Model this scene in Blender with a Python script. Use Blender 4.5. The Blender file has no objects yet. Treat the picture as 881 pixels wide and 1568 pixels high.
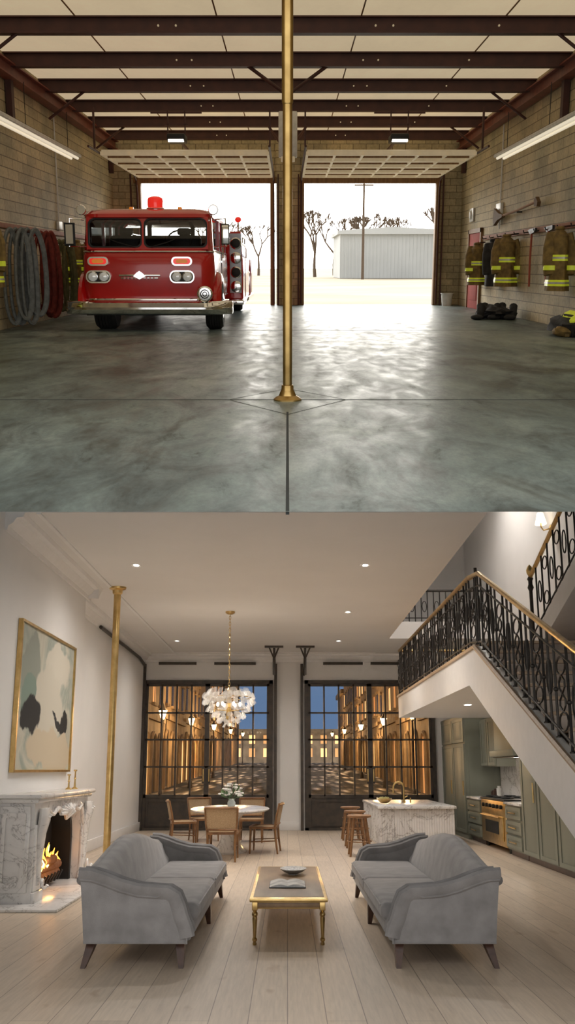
import bpy, bmesh, math, random
from mathutils import Vector, Matrix, Euler, noise
random.seed(4)
scene=bpy.context.scene
R=math.radians
# ------------------------------------------------------------------ frames of the two rooms
CAM_H=1.45                       # eye height over the living-room floor
GARAGE=Matrix.Translation((0,0,CAM_H))@Matrix.Rotation(R(28.18),4,'X')@Matrix.Translation((0,0,-1.2))
ROOM={'L':Matrix.Identity(4),'G':GARAGE}

# ------------------------------------------------------------------ materials
_m={}
def nodes(name):
    m=bpy.data.materials.new(name); m.use_nodes=True
    nt=m.node_tree; b=nt.nodes['Principled BSDF']
    return m,nt,b
def L_(nt,a,b): nt.links.new(a,b)
def N(nt,t,**k):
    n=nt.nodes.new(t)
    for a,v in k.items(): setattr(n,a,v)
    return n
def coords(nt,scale=(1,1,1),rot=(0,0,0)):
    t=N(nt,'ShaderNodeTexCoord'); mp=N(nt,'ShaderNodeMapping')
    mp.inputs['Scale'].default_value=scale; mp.inputs['Rotation'].default_value=rot
    L_(nt,t.outputs['Object'],mp.inputs['Vector']); return mp.outputs['Vector']
def ramp(nt,fac,stops):
    r=N(nt,'ShaderNodeValToRGB'); e=r.color_ramp.elements
    while len(e)<len(stops): e.new(.5)
    for i,(p,c) in enumerate(stops):
        e[i].position=p; e[i].color=(*c,1)
    L_(nt,fac,r.inputs['Fac']); return r.outputs['Color']
def noise_n(nt,vec,scale,detail=4,rough=.5,dist=0):
    n=N(nt,'ShaderNodeTexNoise'); n.inputs['Scale'].default_value=scale; n.inputs['Detail'].default_value=detail
    n.inputs['Roughness'].default_value=rough; n.inputs['Distortion'].default_value=dist
    L_(nt,vec,n.inputs['Vector']); return n.outputs['Fac']
def bump_n(nt,h,b,strength,dist=.02):
    n=N(nt,'ShaderNodeBump'); n.inputs['Strength'].default_value=strength; n.inputs['Distance'].default_value=dist
    L_(nt,h,n.inputs['Height']); L_(nt,n.outputs['Normal'],b.inputs['Normal'])
def mul(nt,c,f,mode='MULTIPLY',fac=1.0):
    x=N(nt,'ShaderNodeMix',data_type='RGBA',blend_type=mode); x.inputs[0].default_value=fac
    L_(nt,c,x.inputs[6]); L_(nt,f,x.inputs[7]); return x.outputs[2]
def M(name,col,rough=.5,metal=0,col2=None,scale=8,bump=0,bscale=60,emit=None,es=0,sheen=0,coat=0,stretch=(1,1,1)):
    if name in _m: return _m[name]
    m,nt,b=nodes(name)
    if col2 is None: col2=tuple(c*.82 for c in col)
    v=coords(nt,stretch)
    f=noise_n(nt,v,scale,5)
    L_(nt,ramp(nt,f,[(.35,col2),(.65,col)]),b.inputs['Base Color'])
    b.inputs['Roughness'].default_value=rough; b.inputs['Metallic'].default_value=metal
    if sheen: b.inputs['Sheen Weight'].default_value=sheen
    if coat: b.inputs['Coat Weight'].default_value=coat; b.inputs['Coat Roughness'].default_value=.08
    if emit: b.inputs['Emission Color'].default_value=(*emit,1); b.inputs['Emission Strength'].default_value=es
    if bump: bump_n(nt,noise_n(nt,v,bscale,3),b,bump)
    _m[name]=m; return m
def swiz(nt,order,scale=(1,1)):
    t=N(nt,'ShaderNodeTexCoord'); s=N(nt,'ShaderNodeSeparateXYZ'); c=N(nt,'ShaderNodeCombineXYZ')
    L_(nt,t.outputs['Object'],s.inputs[0])
    for i,a in enumerate(order): L_(nt,s.outputs['XYZ'.index(a)],c.inputs[i])
    mp=N(nt,'ShaderNodeMapping'); mp.inputs['Scale'].default_value=(scale[0],scale[1],1)
    L_(nt,c.outputs[0],mp.inputs[0]); return mp.outputs[0],t.outputs['Object']
def brick(nt,vec,c1,c2,mort,bw,rh,ms,off=.5,bias=0):
    b=N(nt,'ShaderNodeTexBrick'); b.offset=off
    L_(nt,vec,b.inputs['Vector'])
    for k,c in (('Color1',c1),('Color2',c2),('Mortar',mort)): b.inputs[k].default_value=(*c,1)
    b.inputs['Scale'].default_value=1; b.inputs['Brick Width'].default_value=bw; b.inputs['Row Height'].default_value=rh
    b.inputs['Mortar Size'].default_value=ms; b.inputs['Mortar Smooth'].default_value=.3; b.inputs['Bias'].default_value=bias
    return b
def cmu(name,order,bw):
    m,nt,b=nodes(name)
    v,o=swiz(nt,order)
    br=brick(nt,v,(.60,.51,.32),(.46,.39,.25),(.22,.18,.115),bw,.21,.011)
    f=noise_n(nt,o,.8,6); g=noise_n(nt,o,14,4)
    c=mul(nt,br.outputs['Color'],ramp(nt,f,[(.3,(.66,.68,.68)),(.65,(1.12,1.06,.98))]))
    c=mul(nt,c,ramp(nt,g,[(.3,(.80,.80,.80)),(.7,(1.08,1.08,1.08))]))
    L_(nt,c,b.inputs['Base Color']); b.inputs['Roughness'].default_value=.75
    inv=N(nt,'ShaderNodeMath',operation='SUBTRACT'); inv.inputs[0].default_value=1; L_(nt,br.outputs['Fac'],inv.inputs[1])
    bump_n(nt,inv.outputs[0],b,.5,.02); return m
CMU_S=cmu('block_wall_side','YZX',.8); CMU_B=cmu('block_wall_end','XZY',.42)
def concrete():
    m,nt,b=nodes('worn_concrete')
    v=coords(nt,(1,.45,1)); 
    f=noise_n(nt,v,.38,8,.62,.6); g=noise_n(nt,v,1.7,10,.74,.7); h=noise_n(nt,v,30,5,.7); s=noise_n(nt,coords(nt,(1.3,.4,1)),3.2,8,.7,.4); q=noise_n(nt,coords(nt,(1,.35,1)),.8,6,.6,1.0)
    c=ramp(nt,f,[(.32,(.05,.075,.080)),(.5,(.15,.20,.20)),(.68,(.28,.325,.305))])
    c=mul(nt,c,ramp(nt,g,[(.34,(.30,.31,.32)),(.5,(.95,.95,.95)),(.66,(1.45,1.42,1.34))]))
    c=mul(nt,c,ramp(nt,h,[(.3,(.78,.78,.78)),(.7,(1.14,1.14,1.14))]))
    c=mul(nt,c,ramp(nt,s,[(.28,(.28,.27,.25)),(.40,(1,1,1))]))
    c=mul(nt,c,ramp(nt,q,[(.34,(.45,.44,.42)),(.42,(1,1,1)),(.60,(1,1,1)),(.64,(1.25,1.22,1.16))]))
    L_(nt,c,b.inputs['Base Color'])
    r=N(nt,'ShaderNodeMapRange'); r.inputs[1].default_value=.3; r.inputs[2].default_value=.7; r.inputs[3].default_value=.50; r.inputs[4].default_value=.28
    L_(nt,s,r.inputs[0]); L_(nt,r.outputs[0],b.inputs['Roughness'])
    bump_n(nt,g,b,.07,.015); return m
def planks():
    m,nt,b=nodes('oak_plank_floor')
    v,o=swiz(nt,'YXZ')
    br=brick(nt,v,(.64,.53,.415),(.54,.445,.35),(.27,.21,.16),6.5,.235,.0035,.37)
    g=noise_n(nt,coords(nt,(14,.8,1)),3,6,.6,.3)
    c=mul(nt,br.outputs['Color'],ramp(nt,g,[(.3,(.86,.85,.84)),(.65,(1.05,1.04,1.03))]))
    k=noise_n(nt,coords(nt,(2,.8,1)),3,2)
    c=mul(nt,c,ramp(nt,k,[(.22,(.78,.72,.66)),(.34,(1,1,1))]))
    L_(nt,c,b.inputs['Base Color']); b.inputs['Roughness'].default_value=.45
    return m
def marble(name='white_marble',vein=(.42,.40,.39),s=2.2):
    m,nt,b=nodes(name)
    v=coords(nt,(1,.5,1)); f=noise_n(nt,v,s,8,.62,1.6)
    c=ramp(nt,f,[(.40,(.80,.78,.76)),(.485,(.74,.72,.70)),(.50,vein),(.515,(.76,.74,.72)),(.62,(.84,.82,.80))])
    L_(nt,c,b.inputs['Base Color']); b.inputs['Roughness'].default_value=.22; return m
def cobble():
    m,nt,b=nodes('wet_cobblestone')
    v=coords(nt,(1,.13,1)); vo=N(nt,'ShaderNodeTexVoronoi'); vo.inputs['Scale'].default_value=1.9; vo.feature='F1'
    L_(nt,v,vo.inputs['Vector'])
    L_(nt,ramp(nt,vo.outputs['Distance'],[(.12,(.26,.20,.13)),(.38,(.10,.075,.05)),(.55,(.008,.007,.006))]),b.inputs['Base Color'])
    L_(nt,ramp(nt,vo.outputs['Distance'],[(.2,(.35,.35,.35)),(.5,(.9,.9,.9))]),b.inputs['Roughness'])
    b.inputs['Specular IOR Level'].default_value=.35
    inv=N(nt,'ShaderNodeMath',operation='SUBTRACT'); inv.inputs[0].default_value=1; L_(nt,vo.outputs['Distance'],inv.inputs[1])
    bump_n(nt,inv.outputs[0],b,1.0,.25); return m
def painting_mat():
    m,nt,b=nodes('abstract_canvas')
    t=N(nt,'ShaderNodeTexCoord'); s=N(nt,'ShaderNodeSeparateXYZ')
    nz=N(nt,'ShaderNodeTexNoise'); nz.inputs['Scale'].default_value=2.2; nz.inputs['Detail'].default_value=6
    L_(nt,t.outputs['Object'],nz.inputs['Vector'])
    ad=N(nt,'ShaderNodeVectorMath',operation='MULTIPLY_ADD'); ad.inputs[1].default_value=(.55,.55,.55)
    L_(nt,nz.outputs['Color'],ad.inputs[0]); L_(nt,t.outputs['Object'],ad.inputs[2]); L_(nt,ad.outputs[0],s.inputs[0])
    f=noise_n(nt,coords(nt,(1,.6,1)),1.3,5,.5,.8)
    col=ramp(nt,f,[(.3,(.42,.40,.32)),(.45,(.52,.50,.41)),(.55,(.31,.34,.29)),(.7,(.56,.52,.44))])
    def ell(col,cy,cz,ry,rz,c):
        def ax(o,c0,r0):
            a=N(nt,'ShaderNodeMath',operation='SUBTRACT'); L_(nt,o,a.inputs[0]); a.inputs[1].default_value=c0+.27
            d=N(nt,'ShaderNodeMath',operation='DIVIDE'); L_(nt,a.outputs[0],d.inputs[0]); d.inputs[1].default_value=r0
            p=N(nt,'ShaderNodeMath',operation='MULTIPLY'); L_(nt,d.outputs[0],p.inputs[0]); L_(nt,d.outputs[0],p.inputs[1]); return p.outputs[0]
        q=N(nt,'ShaderNodeMath',operation='ADD'); L_(nt,ax(s.outputs[1],cy,ry),q.inputs[0]); L_(nt,ax(s.outputs[2],cz,rz),q.inputs[1])
        l=N(nt,'ShaderNodeMapRange'); l.inputs[1].default_value=1.12; l.inputs[2].default_value=.88; L_(nt,q.outputs[0],l.inputs[0])
        x=N(nt,'ShaderNodeMix',data_type='RGBA'); L_(nt,l.outputs[0],x.inputs[0]); L_(nt,col,x.inputs[6]); x.inputs[7].default_value=(*c,1); return x.outputs[2]
    # object origin is the canvas centre; y is along the wall, z is up
    col=ell(col,-.9,.35,.5,.5,(.27,.29,.245))
    col=ell(col,.5,.5,.7,.3,(.58,.54,.45))
    col=ell(col,.05,-.05,.85,.5,(.56,.52,.43))
    col=ell(col,.3,-.62,1.3,.28,(.55,.46,.33))
    col=ell(col,-.95,.02,.34,.26,(.20,.27,.225))
    col=ell(col,-.80,-.22,.46,.22,(.010,.010,.010))
    col=ell(col,.75,-.20,.45,.05,(.02,.02,.02))
    col=ell(col,1.05,-.22,.26,.19,(.012,.012,.012))
    L_(nt,col,b.inputs['Base Color']); b.inputs['Roughness'].default_value=.8; return m
def glass(name,tint,gl=.1,rough=.02):
    m=bpy.data.materials.new(name); m.use_nodes=True; nt=m.node_tree; nt.nodes.clear()
    o=N(nt,'ShaderNodeOutputMaterial'); t=N(nt,'ShaderNodeBsdfTransparent'); g=N(nt,'ShaderNodeBsdfGlossy'); x=N(nt,'ShaderNodeMixShader')
    t.inputs[0].default_value=(*tint,1); g.inputs['Roughness'].default_value=rough
    fr=N(nt,'ShaderNodeFresnel'); fr.inputs[0].default_value=1.25
    mm=N(nt,'ShaderNodeMath',operation='ADD'); mm.inputs[1].default_value=gl; L_(nt,fr.outputs[0],mm.inputs[0])
    L_(nt,mm.outputs[0],x.inputs[0]); L_(nt,t.outputs[0],x.inputs[1]); L_(nt,g.outputs[0],x.inputs[2]); L_(nt,x.outputs[0],o.inputs[0]); return m
def petal_glass():
    m=bpy.data.materials.new('frosted_crystal'); m.use_nodes=True; nt=m.node_tree; b=nt.nodes['Principled BSDF']; o=nt.nodes['Material Output']
    f=noise_n(nt,coords(nt),30,3)
    L_(nt,ramp(nt,f,[(.3,(.66,.64,.61)),(.7,(.88,.87,.85))]),b.inputs['Base Color']); b.inputs['Roughness'].default_value=.12
    b.inputs['Emission Color'].default_value=(1,.88,.72,1); b.inputs['Emission Strength'].default_value=.10
    t=N(nt,'ShaderNodeBsdfTransparent'); x=N(nt,'ShaderNodeMixShader'); x.inputs[0].default_value=.45
    L_(nt,t.outputs[0],x.inputs[1]); L_(nt,b.outputs[0],x.inputs[2]); L_(nt,x.outputs[0],o.inputs[0]); return m
def emis(name,c,s):
    return M(name,c,.5,0,c,1,emit=c,es=s)
CONC=concrete(); PLANK=planks(); MARB=marble(); MARB2=marble('island_marble',(.36,.33,.31),1.6); COB=cobble(); ART=painting_mat()
PANE=glass('window_glass',(.95,.95,.95),.0); WSHIELD=glass('windshield_glass',(.62,.66,.66),.04); PETALG=petal_glass()
WHITE=M('white_plaster',(.80,.78,.76),.8,col2=(.775,.755,.735),scale=1.5)
CEILP=M('ceiling_paint',(.78,.755,.73),.85,col2=(.76,.735,.71),scale=1.2)
TRIM=M('white_trim',(.82,.80,.78),.5,col2=(.79,.77,.75))
BRASS=M('aged_brass',(.55,.38,.15),.28,1,(.36,.235,.085),5)
GOLD=M('gilt_brass',(.72,.52,.23),.28,1,(.57,.39,.15),9)
STEEL=M('bronze_steel',(.055,.046,.04),.45,.3,(.085,.068,.052),7)
IRON=M('wrought_iron',(.05,.042,.036),.5,.5,(.03,.026,.022),9)
VELVET=M('grey_velvet',(.295,.282,.28),.85,0,(.215,.205,.203),6,.15,120,sheen=.28)
DWOOD=M('dark_walnut',(.085,.038,.022),.35,0,(.05,.022,.014),14)
OAK=M('warm_oak',(.30,.15,.06),.45,0,(.19,.09,.035),9,stretch=(1,.4,1))
TOAK=M('table_oak',(.26,.16,.08),.4,0,(.19,.115,.055),10,stretch=(1,.15,1))
CANE=M('cane_webbing',(.54,.40,.25),.7,0,(.39,.27,.155),90,.4,150)
SAGE=M('sage_cabinet',(.215,.225,.18),.5,0,(.20,.21,.165),3)
REDP=M('engine_red',(.60,.010,.010),.22,0,(.52,.007,.007),2,coat=.8)
REDD=M('red_oxide_steel',(.075,.023,.014),.55,.1,(.05,.015,.010),4)
REDB=M('red_beam',(.22,.06,.035),.55,.1,(.15,.04,.025),4)
CHROME=M('chrome',(.92,.92,.92),.08,1,(.86,.86,.86),6)
RUBBER=M('tire_rubber',(.022,.022,.022),.8,0,(.035,.033,.03),9)
BLACK=M('black_iron',(.012,.012,.012),.5,.2)
SOOT=M('firebox_soot',(.018,.016,.015),.9)
CREAM=M('door_panel_cream',(.72,.63,.46),.5,0,(.62,.54,.39),5,emit=(1,.80,.5),es=.14)  # faint warm emission added to lift the dark undersides of the raised doors
INSUL=M('glowing_roof_blanket',(.68,.61,.46),.75,0,(.38,.32,.21),1.1,.8,3,stretch=(1,.4,1),emit=(1,.80,.52),es=.42)  # opaque insulation; warm emission added so the roof glows and lights the bay
JAMB=M('jamb_timber',(.30,.16,.06),.6,0,(.20,.10,.04),6,stretch=(3,3,.4))
TAN=M('turnout_tan',(.27,.18,.055),.85,0,(.15,.10,.035),9,.3,30)
DARKC=M('turnout_black',(.03,.03,.032),.85,0,(.015,.015,.017),9,.3,30)
LIME=M('reflective_lime',(.75,.85,.06),.4,0,(.65,.75,.05),9,emit=(.75,.85,.05),es=.12)
SILV=M('reflective_silver',(.62,.62,.58),.4,.2)
HGREY=M('canvas_hose_grey',(.20,.215,.21),.8,0,(.13,.14,.138),12,.3,60)
HRED=M('canvas_hose_red',(.24,.035,.022),.8,0,(.15,.022,.014),12,.3,60)
HGRN=M('canvas_hose_olive',(.17,.165,.07),.8,0,(.11,.11,.05),12,.3,60)
PLAS=M('white_plastic',(.75,.74,.70),.4)
TUBE=emis('fluorescent_tube',(1,.90,.70),.55)
REDDOOR=M('red_door_paint',(.40,.035,.02),.8)

# ------------------------------------------------------------------ mesh builder
class B:
    def __init__(s,name,room='L',loc=(0,0,0),rot=0,scale=(1,1,1),post=(1,1,1)):
        s.name=name; s.room=room; s.loc=loc; s.rot=rot; s.scale=scale; s.post=post
        s.v=[];s.f=[];s.m=[];s.mats=[]
    def add(s,vs,fs,mat,T=None):
        if mat not in s.mats: s.mats.append(mat)
        k=s.mats.index(mat); o=len(s.v)
        for p in vs:
            p=Vector(p)
            if T is not None: p=T@p
            s.v.append(p)
        for f in fs: s.f.append([i+o for i in f]); s.m.append(k)
        return s
    def box(s,x0,x1,y0,y1,z0,z1,mat,bev=0,T=None,seg=2):
        if bev<=0:
            vs=[(x,y,z) for x in(x0,x1) for y in(y0,y1) for z in(z0,z1)]
            fs=[(0,1,3,2),(4,6,7,5),(0,4,5,1),(2,3,7,6),(0,2,6,4),(1,5,7,3)]
            return s.add(vs,fs,mat,T)
        bm=bmesh.new(); bmesh.ops.create_cube(bm,size=1)
        for v in bm.verts: v.co=Vector(((x0+x1)/2+v.co.x*(x1-x0),(y0+y1)/2+v.co.y*(y1-y0),(z0+z1)/2+v.co.z*(z1-z0)))
        bmesh.ops.bevel(bm,geom=bm.edges[:],offset=min(bev,.49*min(abs(x1-x0),abs(y1-y0),abs(z1-z0))),segments=seg,profile=.5,affect='EDGES')
        bm.verts.index_update()
        vs=[v.co.copy() for v in bm.verts]; fs=[[v.index for v in f.verts] for f in bm.faces]; bm.free()
        return s.add(vs,fs,mat,T)
    def tube(s,pts,r,mat,n=8,closed=False,fl=1.0,T=None,up=None):
        pts=[Vector(p) for p in pts]; k=len(pts)
        rs=r if isinstance(r,(list,tuple)) else [r]*k
        tan=[]
        for i in range(k):
            if closed: t=pts[(i+1)%k]-pts[i-1]
            else: t=pts[min(i+1,k-1)]-pts[max(i-1,0)]
            tan.append(t.normalized() if t.length>1e-9 else Vector((0,0,1)))
        nrm=tan[0].orthogonal().normalized() if up is None else (Vector(up)-tan[0]*Vector(up).dot(tan[0])).normalized()
        vs=[]
        for i in range(k):
            nrm=(nrm-tan[i]*nrm.dot(tan[i])).normalized(); bn=tan[i].cross(nrm)
            for j in range(n):
                a=2*math.pi*j/n; vs.append(pts[i]+nrm*math.cos(a)*rs[i]+bn*math.sin(a)*rs[i]*fl)
        fs=[]
        for i in range(k if closed else k-1):
            for j in range(n):
                a=i*n+j;b=i*n+(j+1)%n;c=((i+1)%k)*n+(j+1)%n;d=((i+1)%k)*n+j; fs.append((a,b,c,d))
        if not closed: fs.append(list(range(n))[::-1]); fs.append([(k-1)*n+j for j in range(n)])
        return s.add(vs,fs,mat,T)
    def cyl(s,p0,p1,r,mat,n=20,r1=None,T=None): return s.tube([p0,p1],[r,r if r1 is None else r1],mat,n,T=T)
    def lathe(s,prof,c,mat,n=24,axis='Z',sy=1,T=None):
        vs=[];k=len(prof)
        for (r,z) in prof:
            for j in range(n):
                a=2*math.pi*j/n; p=Vector((r*math.cos(a),r*math.sin(a)*sy,z))
                if axis=='Y': p=Vector((p.x,p.z,p.y))
                if axis=='X': p=Vector((p.z,p.x,p.y))
                vs.append(p+Vector(c))
        fs=[(i*n+j,i*n+(j+1)%n,(i+1)*n+(j+1)%n,(i+1)*n+j) for i in range(k-1) for j in range(n)]
        fs.append(list(range(n))[::-1]); fs.append([(k-1)*n+j for j in range(n)])
        return s.add(vs,fs,mat,T)
    def ell(s,c,r,mat,n=16,bumpy=0,fr=3,T=None,seed=0):
        vs=[];fs=[];m=n//2
        for i in range(m+1):
            ph=math.pi*i/m
            for j in range(n):
                a=2*math.pi*j/n; d=Vector((math.sin(ph)*math.cos(a),math.sin(ph)*math.sin(a),math.cos(ph)))
                k=1+bumpy*noise.noise(d*fr+Vector((seed,0,0)))
                vs.append(Vector((c[0]+d.x*r[0]*k,c[1]+d.y*r[1]*k,c[2]+d.z*r[2]*k)))
        for i in range(m):
            for j in range(n): fs.append((i*n+j,i*n+(j+1)%n,(i+1)*n+(j+1)%n,(i+1)*n+j))
        return s.add(vs,fs,mat,T)
    def prism(s,poly,axis,a0,a1,mat,T=None):
        def mk(p,a):
            return {'X':(a,p[0],p[1]),'Y':(p[0],a,p[1]),'Z':(p[0],p[1],a)}[axis]
        k=len(poly); vs=[mk(p,a0) for p in poly]+[mk(p,a1) for p in poly]
        fs=[(i,(i+1)%k,k+(i+1)%k,k+i) for i in range(k)]+[list(range(k))[::-1],list(range(k,2*k))]
        return s.add(vs,fs,mat,T)
    def loft(s,loops,mat,cap=True,T=None,closed=False):
        n=len(loops[0]); vs=[p for l in loops for p in l]; k=len(loops)
        fs=[(i*n+j,i*n+(j+1)%n,((i+1)%k)*n+(j+1)%n,((i+1)%k)*n+j) for i in range(k if closed else k-1) for j in range(n)]
        if cap and not closed: fs.append(list(range(n))[::-1]); fs.append([(k-1)*n+j for j in range(n)])
        return s.add(vs,fs,mat,T)
    def ring(s,outer,inner,axis,a0,a1,mat,T=None):
        def mk(p,a): return {'X':(a,p[0],p[1]),'Y':(p[0],a,p[1]),'Z':(p[0],p[1],a)}[axis]
        return s.loft([[mk(p,a0) for p in outer],[mk(p,a1) for p in outer],[mk(p,a1) for p in inner],[mk(p,a0) for p in inner]],mat,closed=True,T=T)
    def build(s):
        me=bpy.data.meshes.new(s.name)
        q=[Vector((v.x*s.scale[0],v.y*s.scale[1],v.z*s.scale[2])) for v in s.v]
        q=[Matrix.Rotation(s.rot,3,'Z')@v for v in q]
        q=[Vector((v.x*s.post[0],v.y*s.post[1],v.z*s.post[2])) for v in q]
        me.from_pydata(q,[],s.f); me.polygons.foreach_set('material_index',s.m)
        for m in s.mats: me.materials.append(m)
        bm=bmesh.new(); bm.from_mesh(me); bmesh.ops.recalc_face_normals(bm,faces=bm.faces[:]); bm.to_mesh(me); bm.free()
        me.polygons.foreach_set('use_smooth',[True]*len(me.polygons)); me.set_sharp_from_angle(angle=R(38)); me.update()
        o=bpy.data.objects.new(s.name,me); scene.collection.objects.link(o)
        o.matrix_world=ROOM[s.room]@Matrix.Translation(s.loc); return o
def rr(x0,x1,z0,z1,r,n=5):
    if not isinstance(r,(tuple,list)): r=(r,)*4
    P=[]
    for (cx,cz,a0,rad) in ((x0,z0,180,r[0]),(x1,z0,270,r[1]),(x1,z1,0,r[2]),(x0,z1,90,r[3])):
        ox=cx+(rad if cx==x0 else -rad); oz=cz+(rad if cz==z0 else -rad)
        for i in range(n):
            a=R(a0+90*i/(n-1)); P.append((ox+rad*math.cos(a),oz+rad*math.sin(a)))
    return P
def light(name,typ,room,loc,energy,col=(1,1,1),size=.05,aim=None,angle=150,blend=.6):
    d=bpy.data.lights.new(name,typ); d.energy=energy; d.color=col
    if typ in('POINT','SPOT'): d.shadow_soft_size=size
    if typ=='SPOT': d.spot_size=R(angle); d.spot_blend=blend
    o=bpy.data.objects.new(name,d); scene.collection.objects.link(o)
    o.matrix_world=ROOM[room]@Matrix.Translation(loc)
    return o

# =================================================================== GARAGE
GY=33.8; GX=5.64; CZ=5.35
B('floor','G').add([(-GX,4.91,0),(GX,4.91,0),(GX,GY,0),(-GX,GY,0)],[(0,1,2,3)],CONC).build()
g=B('floor_joint','G'); J=M('joint_dark',(.03,.035,.035),.9)
g.box(-GX,GX,9.31,9.335,-.02,.002,J); g.box(-.009,.009,4.93,8.5,-.02,.002,J)
dm=[(0,8.35),(-.55,9.32),(0,10.2),(.55,9.32)]
for i in range(4):
    a=Vector((*dm[i],0)); b=Vector((*dm[(i+1)%4],0)); n=(b-a).cross(Vector((0,0,1))).normalized()*.005
    g.add([a+n+Vector((0,0,.0015)),b+n+Vector((0,0,.0015)),b-n+Vector((0,0,.0015)),a-n+Vector((0,0,.0015))],[(0,1,2,3)],J)
g.box(-GX,GX,20,20.04,-.02,.002,J)
g.build()
B('wall_left','G').box(-GX-.25,-GX,4.91,GY+.3,0,CZ,CMU_S).build()
B('wall_right','G').box(GX,GX+.25,4.91,GY+.3,0,CZ,CMU_S).build()
w=B('wall_back','G')
w.box(-GX,-4.86,GY,GY+.3,0,CZ,CMU_B).box(4.9,GX,GY,GY+.3,0,CZ,CMU_B).box(-.36,.40,GY-.12,GY+.3,0,CZ,CMU_B)
w.box(-4.86,-.36,GY,GY+.3,3.86,CZ,CMU_B).box(.40,4.9,GY,GY+.3,3.86,CZ,CMU_B)
w.build()
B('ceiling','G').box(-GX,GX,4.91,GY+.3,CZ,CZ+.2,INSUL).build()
t=B('trim_door_jamb','G')
for x in (-4.86,-.56,.40,4.78): t.box(x,x+.14,GY-.22,GY+.1,0,3.95,JAMB,.01)
for x in (-4.95,.35): t.box(x,x+4.6,GY-.2,GY,3.84,4.02,JAMB,.01)
for x in (-5.05,-.32,.33,4.98): t.box(x,x+.045,GY-.3,GY-.22,0,4.1,REDD)
t.build()
# steel framing
p=B('roof_purlin_set','G')
for i in range(10):
    y=33.0-2.9*i
    if y<5.5: break
    p.box(-GX+.01,GX-.01,y-.015,y+.015,5.08,5.34,REDD); p.box(-GX+.01,GX-.01,y-.11,y+.11,5.07,5.095,REDD); p.box(-GX+.01,GX-.01,y-.11,y+.11,5.32,5.345,REDD)
    for x in (-2.2,-1.9,1.5,1.8,3.6):
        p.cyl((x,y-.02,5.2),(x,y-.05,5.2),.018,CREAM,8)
for x in (-3.6,-1.2,1.25,3.7):
    p.box(x-.012,x+.012,5,33.7,5.335,5.348,JAMB)
p.build()
e=B('eave_beam','G')
for sx in(-1,1):
    e.box(sx*5.62,sx*5.38,5,33.7,4.83,4.86,REDB); e.box(sx*5.52,sx*5.48,5,33.7,4.86,5.1,REDB); e.box(sx*5.62,sx*5.38,5,33.7,5.08,5.11,REDB)
    for y in (18.5,24.3,30.1):
        e.cyl((sx*5.45,y,4.5),(sx*4.6,y,5.1),.03,REDD,8)
    for y in (21.4,33.2): e.box(sx*5.62,sx*5.5,y-.1,y+.1,4.1,4.9,REDD)
e.build()
k=B('knee_brace','G')
for y,x0,zz in ((21.4,.72,4.55),(30,.5,4.35)):
    for sx in(-1,1):
        k.cyl((0,y,zz),(sx*x0*1.1,y,5.1),.035,REDD,8)
k.cyl((0,21.4,4.4),(0,21.4,5.1),.06,REDD,10); k.cyl((0,30,4.2),(0,30,5.1),.06,REDD,10)
k.build()
B('pipe_chase','G').box(-.23,.25,27,27.25,3.95,5.06,PLAS,.03).box(-.17,.19,27.0,27.24,3.85,3.98,CREAM,.02).build()
# overhead sectional doors in the open position
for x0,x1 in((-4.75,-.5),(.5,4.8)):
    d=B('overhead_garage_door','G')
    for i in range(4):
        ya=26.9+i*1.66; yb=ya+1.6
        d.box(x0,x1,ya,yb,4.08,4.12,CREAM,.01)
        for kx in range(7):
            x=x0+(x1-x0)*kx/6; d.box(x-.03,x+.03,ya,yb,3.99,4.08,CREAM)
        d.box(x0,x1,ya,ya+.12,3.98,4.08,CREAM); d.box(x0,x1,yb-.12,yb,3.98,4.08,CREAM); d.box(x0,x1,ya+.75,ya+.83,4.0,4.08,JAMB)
    for x in (x0-.06,x1+.06):
        d.tube([(x,25.5,4.05),(x,32.8,4.05),(x,33.3,3.9),(x,33.45,3.5),(x,33.47,.05)],.03,REDD,6)
        d.box(x-.02,x+.02,26.3,26.4,4.05,5.06,REDD)
    d.cyl((x0,33.3,4.3),(x1,33.3,4.3),.05,REDD,10)
    d.build()
for x in(-2.83,2.85):
    o=B('garage_door_opener','G')
    o.box(x-.23,x+.23,26.8,27.5,4.32,4.5,BLACK,.03).box(x-.2,x+.2,26.79,26.9,4.30,4.36,emis('opener_lamp',(1,.95,.85),3),.01)
    o.box(x-.03,x+.03,27.5,33.3,4.42,4.47,REDD)
    for dx in(-.22,.22): o.box(x+dx-.015,x+dx+.015,27,27.05,4.5,5.06,REDD)
    o.box(x-.65,x+.65,27.0,27.05,5.0,5.05,REDD); o.box(x-.3,x+.3,27,27.05,4.72,4.76,REDD)
    o.build()
for x in(-5.3,5.3):
    o=B('fluorescent_fixture','G')
    o.box(x-.16,x+.16,17,26.3,3.86,3.94,PLAS,.02)
    for dx in(-.08,.08): o.cyl((x+dx,17.1,3.84),(x+dx,26.2,3.84),.035,TUBE,10)
    for y in(18,21.5,25.5): o.cyl((x,y,3.94),(x,y,4.82),.008,BLACK,6)
    o.build()
# fire pole
def pole(room,x,y,h,r,base=True,topflange=False,sleeve=None,mat=None):
    mat=mat or BRASS
    o=B('fire_pole',room,(x,y,0))
    o.cyl((0,0,.0),(0,0,h),r,mat,24)
    if base: o.lathe([(r*3.1,0),(r*3.1,.012),(r*2.6,.03),(r*1.9,.045),(r*1.5,.09),(r*1.35,.1),(r*1.3,.14),(r,.145)],(0,0,0),mat,32)
    if topflange: o.lathe([(r,h-.12),(r*1.4,h-.1),(r*1.5,h-.05),(r*2.4,h-.03),(r*2.5,h)],(0,0,0),mat,32)
    if sleeve: o.lathe([(r,sleeve-.02),(r*1.18,sleeve),(r*1.18,h)],(0,0,0),mat,24)
    return o.build()
pole('G',0,9.29,CZ-.01,.042,sleeve=2.6)

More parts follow.
